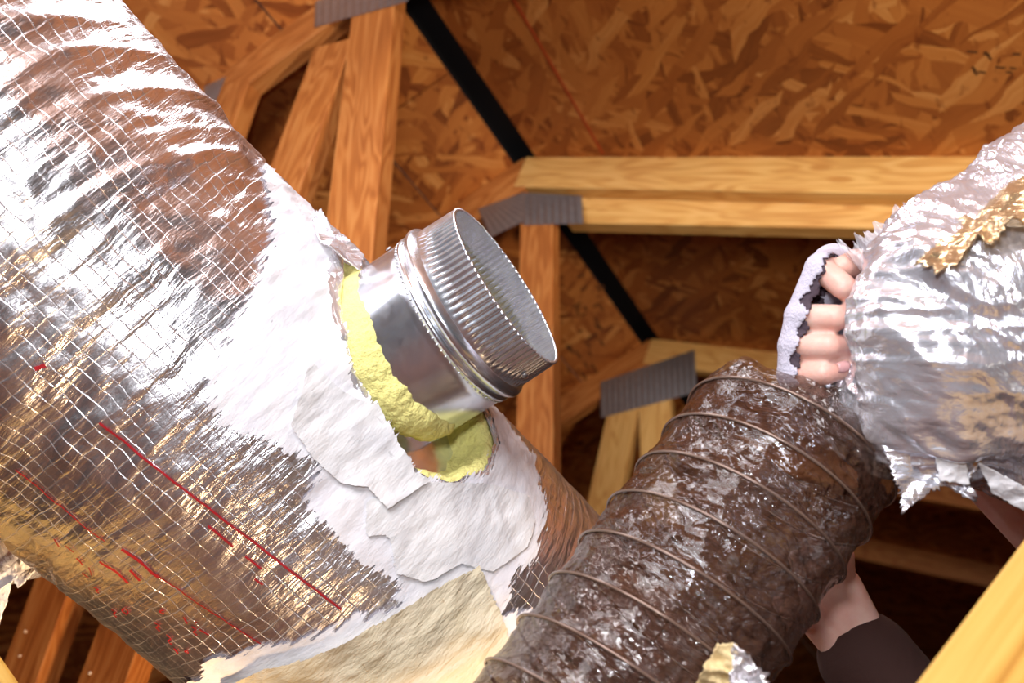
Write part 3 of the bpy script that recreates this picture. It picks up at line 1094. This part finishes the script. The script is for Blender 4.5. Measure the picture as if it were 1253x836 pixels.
add_mesh('spiral_wire', V, fcs, M_WIRE, flex)['label'] = 'spiral support wire'
# gathered folds pulled up into the fist
for k, (x0, x1, y1, D1) in enumerate([(1000, 1012, 528, 0.662), (1008, 1034, 545, 0.665), (1016, 1050, 566, 0.675), (1024, 1068, 590, 0.69)]):
    sheet('gathered_fold', [(x0 - 8, 476, 0.678), (x0 + 8, 474, 0.674), (x1 + 12, y1 - 8, D1), (x1 + 4, y1 + 16, D1 + 0.004), (x1 - 12, y1, D1)], M_FILM, flex, 0.005, 70, seed=30 + k, jag=0.001)
sheet('torn_end', [(1052, 560, 0.71), (1078, 588, 0.715), (1087, 604, 0.72), (1074, 622, 0.72), (1062, 640, 0.715), (1050, 610, 0.71)], M_FILM, flex, 0.006, 70, seed=36, jag=0.002)
sheet('torn_end', [(872, 462, 0.752), (905, 441, 0.745), (930, 456, 0.735), (950, 478, 0.715), (915, 478, 0.73)], M_FILM, flex, 0.005, 60, seed=38, jag=0.0012)

# torn insulation flap at the bottom in front of the flexible duct
fl = thing('torn_flap', at(890, 880, 0.565), 'small torn beige and foil flap sticking up at the bottom edge', 'insulation scrap')
sheet('backing', [(846, 850, 0.57), (862, 818, 0.565), (878, 790, 0.562), (896, 786, 0.56), (906, 800, 0.56), (900, 850, 0.565), (880, 900, 0.57)], mat_simple('beige_backing', srgb(214, 190, 140), 0.7, nscale=120, nstr=0.6, var=0.1), fl, 0.006, 70, seed=44, jag=0.001)
sheet('foil_facing', [(896, 788, 0.559), (912, 800, 0.556), (938, 826, 0.556), (940, 860, 0.56), (890, 900, 0.563), (896, 840, 0.558)], M_FLAP, fl, 0.008, 90, seed=47, jag=0.002)

# ================================================================== SILVER SLEEVE (right)
sl = thing('foil_sleeve', at(1350, 640, 0.66), 'crumpled silver film duct jacket bunched up and gripped by the fist', 'duct jacket')
ST = [(1050, 412, 0.696, 54, 0.006), (1058, 416, 0.695, 80, 0.014), (1072, 428, 0.692, 106, 0.028), (1098, 438, 0.682, 136, 0.048), (1132, 432, 0.668, 160, 0.062),
      (1180, 420, 0.668, 180, 0.070), (1253, 406, 0.672, 210, 0.080), (1350, 378, 0.685, 244, 0.090), (1500, 345, 0.71, 262, 0.10), (1640, 310, 0.74, 270, 0.10)]
ctr = np.array([at(a, b, D) for a, b, D, _, _ in ST])
rh = np.array([h * D / F for _, _, D, h, _ in ST]); rd = np.array([d for *_, d in ST])
tt = np.linspace(0, len(ST) - 1, 300)
kk = np.arange(len(ST))
def sm(a):
    # smooth interpolation (Catmull-Rom)
    out = []
    for t in tt:
        i = min(int(t), len(ST) - 2); f = t - i
        p0, p1, p2, p3 = a[max(i - 1, 0)], a[i], a[i + 1], a[min(i + 2, len(ST) - 1)]
        out.append(0.5 * (2 * p1 + (p2 - p0) * f + (2 * p0 - 5 * p1 + 4 * p2 - p3) * f * f + (3 * p1 - p0 - 3 * p2 + p3) * f ** 3))
    return np.array(out)
CT, RH, RD = sm(ctr), sm(rh), sm(rd)
nth = 380
th = math.pi + np.arange(nth) * 2 * math.pi / nth
Tn = np.gradient(CT, axis=0); Tn /= np.linalg.norm(Tn, axis=1)[:, None]
base_up = np.array([nrm(UP - t * (UP @ t)) for t in Tn]); base_n = np.cross(Tn, base_up)
base_n = np.array([b if b @ FWD < 0 else -b for b in base_n])
arc = np.concatenate([[0], np.cumsum(np.linalg.norm(np.diff(CT, axis=0), axis=1))])
TH, AR = np.meshgrid(th, arc, indexing='ij')
pl = (CT[None] + (RH[None] * np.sin(TH))[..., None] * base_up[None] + (RD[None] * np.cos(TH))[..., None] * base_n[None])
x, y, z = pl[..., 0], pl[..., 1], pl[..., 2]
grow = np.clip(RH / 0.08, 0.25, 1.0)[None]
# pleats fanning out of the fist, then crumples
ple = 0.0060 * np.exp(-AR / 0.045) * (1 - 2 * np.abs(vnoise(TH * 9 + AR * 25, AR * 14, AR * 0, 111)))
cr = 0.0075 * ridged(x * 15 + z * 9, y * 15, z * 20 + x * 12, 3, 121) + 0.0042 * ridged(x * 30 + z * 24, y * 30, z * 44 + x * 30, 3, 131) + 0.0009 * ridged(x * 100, y * 100, z * 100, 2, 141)
dsp = (ple + cr) * grow
nr = np.sin(TH)[..., None] * base_up[None] + np.cos(TH)[..., None] * base_n[None]
P = pl + dsp[..., None] * nr
so = add_mesh('film_jacket', P.reshape(-1, 3), grid_faces(nth, len(tt), True), M_FOIL2, sl, uv=np.stack([(TH * 0.12).ravel(), AR.ravel()], -1))
# ragged skirt hanging below, white tape square, torn fringe above
sheet('torn_skirt', [(1070, 520, 0.640), (1084, 556, 0.638), (1100, 600, 0.636), (1104, 628, 0.634), (1122, 612, 0.632), (1140, 600, 0.632), (1166, 592, 0.632), (1180, 608, 0.630), (1194, 612, 0.630), (1186, 588, 0.628), (1200, 566, 0.622), (1160, 530, 0.622), (1110, 505, 0.630)], M_FOIL2, sl, 0.007, 30, seed=52, jag=0.002)
sheet('tape_square', [(1143, 548, 0.6215), (1182, 566, 0.6195), (1187, 594, 0.6215), (1150, 588, 0.6225)], M_TAPEP, sl, 0.002, 60, seed=55, jag=0.0006)
sheet('torn_skirt', [(1196, 566, 0.62), (1262, 600, 0.62), (1290, 640, 0.625), (1250, 624, 0.626), (1215, 604, 0.625)], M_TAPEP, sl, 0.003, 60, seed=57, jag=0.001)
sheet('gold_reflection_sheet', [(1122, 322, 0.613), (1140, 296, 0.622), (1152, 292, 0.624), (1180, 262, 0.628), (1190, 266, 0.628), (1236, 222, 0.626), (1290, 186, 0.624), (1330, 235, 0.594), (1262, 276, 0.592), (1240, 262, 0.594), (1212, 300, 0.596), (1196, 284, 0.598), (1170, 322, 0.600), (1150, 330, 0.602)], M_GOLDREFL, sl, 0.007, 38, seed=59, jag=0.003)  # added sheet, the strand board's golden reflection put into its tint
fr = [(1050, 318, 0.674), (1074, 300, 0.668), (1110, 282, 0.662), (1142, 262, 0.658), (1176, 248, 0.656), (1204, 228, 0.656), (1232, 206, 0.656), (1262, 186, 0.656), (1310, 160, 0.656)]
fp = np.array([at(*q) for q in fr])
s = np.linspace(0, len(fr) - 1, 150)
cl = np.stack([np.interp(s, np.arange(len(fr)), fp[:, i]) for i in range(3)], -1)
dirn = nrm(UP * 0.85 - RIGHT * 0.55)
Vf = []; uvf = []
rg = np.random.RandomState(3)
jl = np.abs(vnoise(s * 5.0, 0, 0, 151)) * 0.012 + rg.uniform(0, 0.005, len(s)) + 0.003
for i in range(len(s)):
    for j in range(9):
        f = j / 8
        q = cl[i] + dirn * (jl[i] * f - 0.016 * (1 - f)) + FWD * (0.004 * vnoise(s[i] * 9, f * 4, 0, 161) + 0.018 * f)
        Vf.append(q); uvf.append((i * 0.002, j * 0.002))
add_mesh('torn_fringe', np.array(Vf), grid_faces(len(s), 9), M_FILMC, sl, uv=uvf)['label'] = 'clear ragged torn film edge'

# ================================================================== BRANCH DUCT lower left
br = thing('branch_duct', at(-40, 690, 0.95), 'dark crumpled branch duct stub with hanging white tape at left edge', 'duct')
bc = np.array([at(-130, 690, 0.98), at(-70, 676, 0.96), at(-20, 664, 0.945), at(40, 650, 0.94), at(100, 640, 0.94)])
s = np.linspace(0, 4, 70)
bcl = np.stack([np.interp(s, np.arange(5), bc[:, i]) for i in range(3)], -1)
V, fcs = tube_along(bcl, 0.040, 64)
nrm_ = V - np.repeat(bcl, 64, 0)
V = V + nrm_ / 0.040 * (0.005 * ridged(V[:, 0] * 40, V[:, 1] * 40, V[:, 2] * 40, 3, 171))[:, None]
add_mesh('jacket', V, fcs, M_FOIL2, br, uv=np.stack([np.tile(np.arange(64) * 0.004, 70), np.repeat(np.arange(70) * 0.003, 64)], -1))
sheet('tape', [(-20, 716, 0.90), (10, 696, 0.895), (26, 680, 0.89), (58, 678, 0.888), (60, 687, 0.888), (46, 694, 0.888), (36, 706, 0.888), (22, 720, 0.888), (16, 711, 0.889), (4, 718, 0.89), (-20, 735, 0.895)], M_TAPEP, br, 0.003, 70, seed=64, jag=0.0008)
sheet('tape', [(-20, 722, 0.897), (14, 712, 0.892), (8, 738, 0.893), (-4, 772, 0.895), (-20, 790, 0.897)], M_TAPEP, br, 0.002, 70, seed=66, jag=0.0008)
# bits of fluff caught on the web
for k, (x, y) in enumerate([(98, 730), (119, 742), (110, 824), (31, 773), (24, 803)]):
    bm = bmesh.new(); bmesh.ops.create_icosphere(bm, subdivisions=2, radius=0.0045 if k < 2 else 0.0022)
    for v in bm.verts:
        v.co *= 1 + 0.5 * (rs.random() - 0.5)
    me = bpy.data.meshes.new('fluff'); bm.to_mesh(me); bm.free(); me.materials.append(M_DUST)
    o = bpy.data.objects.new('fluff', me); COL.objects.link(o); o.parent = t1
    o.location = Vector(on_truss(x, y, 1.24, -0.003) - base_of(t1))


# ================================================================== PERSON
def capsule(bm, a, b, ra, rb_, flat=None):
    """tapered capsule between world points"""
    a, b = Vector(a), Vector(b)
    d = b - a
    L = d.length
    if L < 1e-6:
        d = Vector((0, 0, 1)); L = 1e-6
    q = d.to_track_quat('Z', 'Y').to_matrix().to_4x4()
    seg, rings = 16, 6
    vs = []
    prof = []
    for i in range(rings + 1):
        t = -math.pi / 2 + (math.pi / 2) * i / rings
        prof.append((ra * math.sin(t), ra * math.cos(t)))
    for i in range(rings + 1):
        t = (math.pi / 2) * i / rings
        prof.append((L + rb_ * math.sin(t), rb_ * math.cos(t)))
    rowsv = []
    for z, r in prof:
        row = []
        for k in range(seg):
            an = 2 * math.pi * k / seg
            row.append(bm.verts.new(q @ Vector((max(r, 1e-5) * math.cos(an), max(r, 1e-5) * math.sin(an), z)) + a))
        rowsv.append(row)
    for i in range(len(rowsv) - 1):
        for k in range(seg):
            k2 = (k + 1) % seg
            bm.faces.new((rowsv[i][k], rowsv[i][k2], rowsv[i + 1][k2], rowsv[i + 1][k]))
    bm.faces.new(rowsv[0][::-1]); bm.faces.new(rowsv[-1])


def ellipsoid(bm, c, rx, ry, rz):
    r = bmesh.ops.create_icosphere(bm, subdivisions=3, radius=1.0)
    for v in r['verts']:
        v.co = Vector((v.co.x * rx + c[0], v.co.y * ry + c[1], v.co.z * rz + c[2]))


def remeshed(bm, voxel, smooth=4):
    me = bpy.data.meshes.new('tmp'); bm.to_mesh(me); bm.free()
    o = bpy.data.objects.new('tmp', me); COL.objects.link(o)
    m = o.modifiers.new('r', 'REMESH'); m.mode = 'VOXEL'; m.voxel_size = voxel
    if smooth:
        s_ = o.modifiers.new('s', 'SMOOTH'); s_.iterations = smooth; s_.factor = 0.5
    dg = bpy.context.evaluated_depsgraph_get()
    r = bpy.data.meshes.new_from_object(o.evaluated_get(dg))
    bpy.data.objects.remove(o); bpy.data.meshes.remove(me)
    r.polygons.foreach_set('use_smooth', np.ones(len(r.polygons), bool))
    return r


H = CAM[2]
PB = np.array([0.80, 0.82, 0.0])
person = thing('person', PB, 'person in dark clothes gripping the silver sleeve with a torn pale glove', 'person')
wristR = at(1096, 425, 0.745)
elbowR = at(1345, 690, 0.790)
shR = np.array([0.66, 0.95, H + 0.36])
handL = at(1012, 742, 0.780)
elbowL = np.array([0.40, 0.85, H + 0.05])
shL = np.array([0.66, 0.66, H + 0.27])
neck = np.array([0.72, 0.80, H + 0.40]); headc = np.array([0.70, 0.80, H + 0.55])
pelvis = np.array([0.84, 0.82, 0.86])

# right fist: (PIP px, DIP/tip px): middle phalanx faces the camera
FG = [  # mcp(px,py,D)      pip               dip               tip             radius
    ((1020, 326, 0.735), (1006, 330, 0.690), (1032, 351, 0.676), (1048, 366, 0.690), 0.0086),
    ((1000, 382, 0.742), (982, 388, 0.692), (1022, 389, 0.674), (1050, 386, 0.690), 0.0090),
    ((992, 424, 0.742), (974, 424, 0.692), (1014, 424, 0.674), (1046, 423, 0.690), 0.0089),
    ((990, 458, 0.738), (972, 459, 0.692), (1008, 457, 0.676), (1041, 450, 0.684), 0.0083)]


def add_fist(bm, grow=0.0):
    for m, p, d, t, r in FG:
        m, p, d, t = at(*m), at(*p), at(*d), at(*t)
        capsule(bm, m, p, r * 1.15 + grow, r * 1.05 + grow)
        capsule(bm, p, d, r * 1.05 + grow, r * 1.03 + grow)
        capsule(bm, d, t, r * 1.0 + grow, r * 0.78 + grow)
    if grow:
        for k in range(3):
            a, b = FG[k], FG[k + 1]
            capsule(bm, at(*a[1]), at(*b[1]), 0.0085 + grow, 0.0085 + grow)
            capsule(bm, at(*a[0]), at(*b[0]), 0.0100 + grow, 0.0100 + grow)
            capsule(bm, (at(*a[0]) + at(*a[1])) / 2, (at(*b[0]) + at(*b[1])) / 2, 0.0095 + grow, 0.0095 + grow)
    # palm: from knuckles to wrist
    for k in range(4):
        m = at(*FG[k][0])
        b = at(1070, 395 + k * 18, 0.748)
        capsule(bm, m, b, 0.0135 + grow, 0.016 + grow)
    capsule(bm, at(1070, 395, 0.748), wristR, 0.019 + grow, 0.023 + grow)
    capsule(bm, at(1070, 445, 0.748), wristR, 0.019 + grow, 0.023 + grow)


def add_thumb(bm, grow=0.0):
    capsule(bm, at(1080, 395, 0.742), at(1074, 345, 0.722), 0.0140 + grow, 0.0115 + grow)
    capsule(bm, at(1074, 345, 0.722), at(1048, 322, 0.706), 0.0112 + grow, 0.0105 + grow)
    capsule(bm, at(1048, 322, 0.706), at(1034, 326, 0.698), 0.0102 + grow, 0.0085 + grow)


bm = bmesh.new()
add_fist(bm); add_thumb(bm)
capsule(bm, wristR, wristR + (elbowR - wristR) * 0.35, 0.026, 0.036)
capsule(bm, wristR + (elbowR - wristR) * 0.35, elbowR, 0.037, 0.040)
BMS = bmesh.new()
capsule(bm, elbowR, elbowR + (shR - elbowR) * 0.45, 0.042, 0.046)
capsule(BMS, elbowR + (shR - elbowR) * 0.35, shR, 0.042, 0.056)
# left hand resting against the far side of the flexible duct
wristL = handL + nrm(elbowL - handL) * 0.075
LF = [((998, 722), (984, 700), (976, 684)), ((1008, 712), (998, 686), (994, 668)), ((1020, 710), (1014, 684), (1012, 668)), ((1032, 716), (1032, 694), (1034, 680))]
for k, (a, b, c) in enumerate(LF):
    A3, B3, C3 = at(*a, 0.775), at(*b, 0.765), at(*c, 0.758)
    capsule(bm, A3, B3, 0.0095, 0.0088); capsule(bm, B3, C3, 0.0088, 0.0072)
    capsule(bm, A3, wristL, 0.014, 0.020)
capsule(bm, at(1000, 760, 0.775), at(972, 752, 0.762), 0.012, 0.010); capsule(bm, at(972, 752, 0.762), at(958, 738, 0.755), 0.0098, 0.008)
capsule(bm, at(1000, 760, 0.775), wristL, 0.014, 0.022)
capsule(bm, wristL, wristL + (elbowL - wristL) * 0.4, 0.025, 0.035)
capsule(bm, wristL + (elbowL - wristL) * 0.4, elbowL, 0.036, 0.039)
capsule(bm, elbowL, elbowL + (shL - elbowL) * 0.45, 0.041, 0.046)
capsule(BMS, elbowL + (shL - elbowL) * 0.35, shL, 0.041, 0.055)
# torso, neck, head
chest = (shR + shL) / 2 + np.array([0.10, 0, -0.10])
capsule(BMS, shL + np.array([0.04, 0.03, -0.02]), shR + np.array([0.04, -0.03, -0.02]), 0.062, 0.062)
capsule(BMS, chest + np.array([0, -0.07, 0]), pelvis + np.array([0, -0.07, 0.06]), 0.115, 0.095)
capsule(BMS, chest + np.array([0, 0.07, 0]), pelvis + np.array([0, 0.07, 0.06]), 0.115, 0.095)
capsule(BMS, chest + np.array([0, 0, 0.06]), neck, 0.09, 0.052)
capsule(BMS, neck, headc, 0.054, 0.060)
ellipsoid(BMS, headc + np.array([0.01, 0, 0.02]), 0.098, 0.078, 0.112)
ellipsoid(BMS, headc + np.array([-0.03, 0, -0.045]), 0.058, 0.056, 0.066)
capsule(BMS, headc + np.array([-0.086, 0, 0.018]), headc + np.array([-0.106, 0, -0.022]), 0.009, 0.015)
for s_ in (-1, 1):
    ellipsoid(BMS, headc + np.array([0.012, s_ * 0.080, -0.004]), 0.018, 0.008, 0.032)
    capsule(BMS, headc + np.array([-0.082, s_ * 0.05, 0.032]), headc + np.array([-0.090, s_ * 0.018, 0.034]), 0.009, 0.009)
capsule(BMS, headc + np.array([-0.084, -0.018, -0.056]), headc + np.array([-0.084, 0.018, -0.056]), 0.0085, 0.0085)
# legs and feet
for s_ in (-1, 1):
    hip = pelvis + np.array([0, s_ * 0.09, 0]); knee = hip + np.array([-0.03, s_ * 0.02, -0.40]); ank = knee + np.array([0.03, s_ * 0.01, -0.37])
    capsule(BMS, hip, knee, 0.082, 0.055); capsule(BMS, knee, ank, 0.055, 0.038)
    capsule(BMS, ank, ank + np.array([-0.14, 0, -0.050]), 0.036, 0.028)
m_arm = remeshed(bm, 0.0017, 3)
m_tor = remeshed(BMS, 0.006, 3)
bm = bmesh.new(); bm.from_mesh(m_arm); bm.from_mesh(m_tor)
me = bpy.data.meshes.new('body'); bm.to_mesh(me); bm.free()
me.polygons.foreach_set('use_smooth', np.ones(len(me.polygons), bool))
me.materials.clear(); me.materials.append(M_SKIN)
body = bpy.data.objects.new('body', me); COL.objects.link(body); body.parent = person; body.location = Vector(-PB)

# torn glove: shell round the fist kept over knuckles and back, open over the middle phalanges
def glove(name, grow, cut, mat, vox):
    bm = bmesh.new(); add_fist(bm, grow)
    me = remeshed(bm, vox, 4)
    n = len(me.vertices)
    co = np.empty(n * 3); me.vertices.foreach_get('co', co); co = co.reshape(-1, 3)
    px, py = project(co.T.T)[0], project(co.T.T)[1]
    dep = (co - CAM) @ FWD
    # front tear line (x in pixels) as a function of height, with ragged noise
    line = np.interp(py, [300, 318, 345, 366, 386, 403, 410, 423, 441, 456, 476], cut)
    line = line + 5.0 * vnoise(py * 0.16, dep * 60, 0, 201) + 2.0 * vnoise(py * 0.5, dep * 90, 0, 203)
    front = dep < 0.702
    keepv = np.where(front, px < line, px < 1062)
    bm = bmesh.new(); bm.from_mesh(me)
    bm.verts.ensure_lookup_table()
    dead = [bm.verts[i] for i in np.nonzero(~keepv)[0]]
    bmesh.ops.delete(bm, geom=dead, context='VERTS')
    bm.to_mesh(me); bm.free()
    me.materials.clear(); me.materials.append(mat)
    o = bpy.data.objects.new(name, me); COL.objects.link(o); o.parent = person; o.location = Vector(-PB)
    md = o.modifiers.new('thickness', 'SOLIDIFY'); md.thickness = 0.0011; md.offset = 0
    return o


gl = glove('glove', 0.0032, [1034, 1012, 1003, 981, 993, 972, 976, 982, 966, 978, 976], M_GLOVE, 0.0022)
gl['label'] = 'torn pale lavender work glove'
gn = glove('glove_lining', 0.0016, [1048, 1014, 1010, 1000, 986, 988, 984, 976, 980, 972, 976], M_LINING, 0.0022)
gn['label'] = 'dark lining showing in the tears'
# nail of the little finger, thumb nail
def nail(center, ax, up_, l, w_):
    Vn = []
    nn = nrm(np.cross(ax, up_))
    if nn @ (CAM - center) < 0: nn = -nn
    for i in range(7):
        for j in range(7):
            a, b = i / 3 - 1, j / 3 - 1
            wr_ = w_ * (1 - 0.25 * max(0, a) ** 2) * (1 - 0.2 * max(0, -a) ** 2)
            Vn.append(center + ax * a * l + up_ * b * wr_ - nn * 0.0016 * b * b)
    o = add_mesh('fingernail', Vn, grid_faces(7, 7), M_NAIL, person)
    md = o.modifiers.new('t', 'SOLIDIFY'); md.thickness = 0.0006


d4, t4_ = at(*FG[3][2]), at(*FG[3][3])
axn = nrm(t4_ - d4)
upn = nrm(UP - axn * (UP @ axn))
nail(at(1034, 449, 0.6705), axn, upn, 0.0048, 0.0040)

# clothing
def cloth(name, mat, build, vox=0.008):
    bm = bmesh.new(); build(bm)
    me = remeshed(bm, vox, 3); me.materials.clear(); me.materials.append(mat)
    o = bpy.data.objects.new(name, me); COL.objects.link(o); o.parent = person; o.location = Vector(-PB)
    return o


def b_shirt(bm):
    capsule(bm, elbowR + (shR - elbowR) * 0.25, shR, 0.056, 0.070)
    capsule(bm, wristL + (handL - wristL) * 0.35, elbowL, 0.038, 0.050)
    capsule(bm, elbowL, shL, 0.052, 0.068)
    capsule(bm, shL + np.array([0.04, 0.03, -0.02]), shR + np.array([0.04, -0.03, -0.02]), 0.074, 0.074)
    for s_ in (-0.07, 0.07):
        capsule(bm, chest + np.array([0, s_, 0]), pelvis + np.array([0, s_, 0.06]), 0.128, 0.112)
    capsule(bm, chest + np.array([0, 0, 0.06]), neck - np.array([0, 0, 0.03]), 0.10, 0.066)


def b_trous(bm):
    for s_ in (-1, 1):
        hip = pelvis + np.array([0, s_ * 0.09, 0]); knee = hip + np.array([-0.03, s_ * 0.02, -0.40]); ank = knee + np.array([0.03, s_ * 0.01, -0.37])
        capsule(bm, hip, knee, 0.098, 0.070); capsule(bm, knee, ank + np.array([0, 0, 0.06]), 0.070, 0.058)
    capsule(bm, pelvis + np.array([0, -0.06, 0.04]), pelvis + np.array([0, 0.06, 0.04]), 0.108, 0.108)


def b_shoe(s_):
    def f(bm):
        hip = pelvis + np.array([0, s_ * 0.09, 0]); knee = hip + np.array([-0.03, s_ * 0.02, -0.40]); ank = knee + np.array([0.03, s_ * 0.01, -0.37])
        capsule(bm, ank + np.array([0, 0, 0.06]), ank + np.array([0.01, 0, -0.045]), 0.050, 0.044)
        capsule(bm, ank + np.array([0.01, 0, -0.046]), ank + np.array([-0.16, 0, -0.052]), 0.044, 0.038)
    return f


cloth('shirt', M_SHIRT, b_shirt)
cloth('trousers', M_TROUS, b_trous)
cloth('boot', M_SHOE, b_shoe(-1))
cloth('boot', M_SHOE, b_shoe(1))


def b_hair(bm):
    ellipsoid(bm, headc + np.array([0.028, 0, 0.042]), 0.094, 0.086, 0.104)


cloth('hair', M_HAIR, b_hair, 0.005)
for s_ in (-1, 1):
    e = headc + np.array([-0.084, s_ * 0.032, 0.012])
    bm = bmesh.new(); bmesh.ops.create_uvsphere(bm, u_segments=16, v_segments=10, radius=0.012)
    me = bpy.data.meshes.new('eye'); bm.to_mesh(me); bm.free(); me.materials.append(M_EYE)
    o = bpy.data.objects.new('eye', me); COL.objects.link(o); o.parent = person; o.location = Vector(e - PB)
    bm = bmesh.new(); bmesh.ops.create_uvsphere(bm, u_segments=16, v_segments=10, radius=0.006)
    me = bpy.data.meshes.new('iris'); bm.to_mesh(me); bm.free(); me.materials.append(M_IRIS)
    q = bpy.data.objects.new('iris', me); COL.objects.link(q); q.parent = o; q.location = Vector((-0.008, 0, 0))
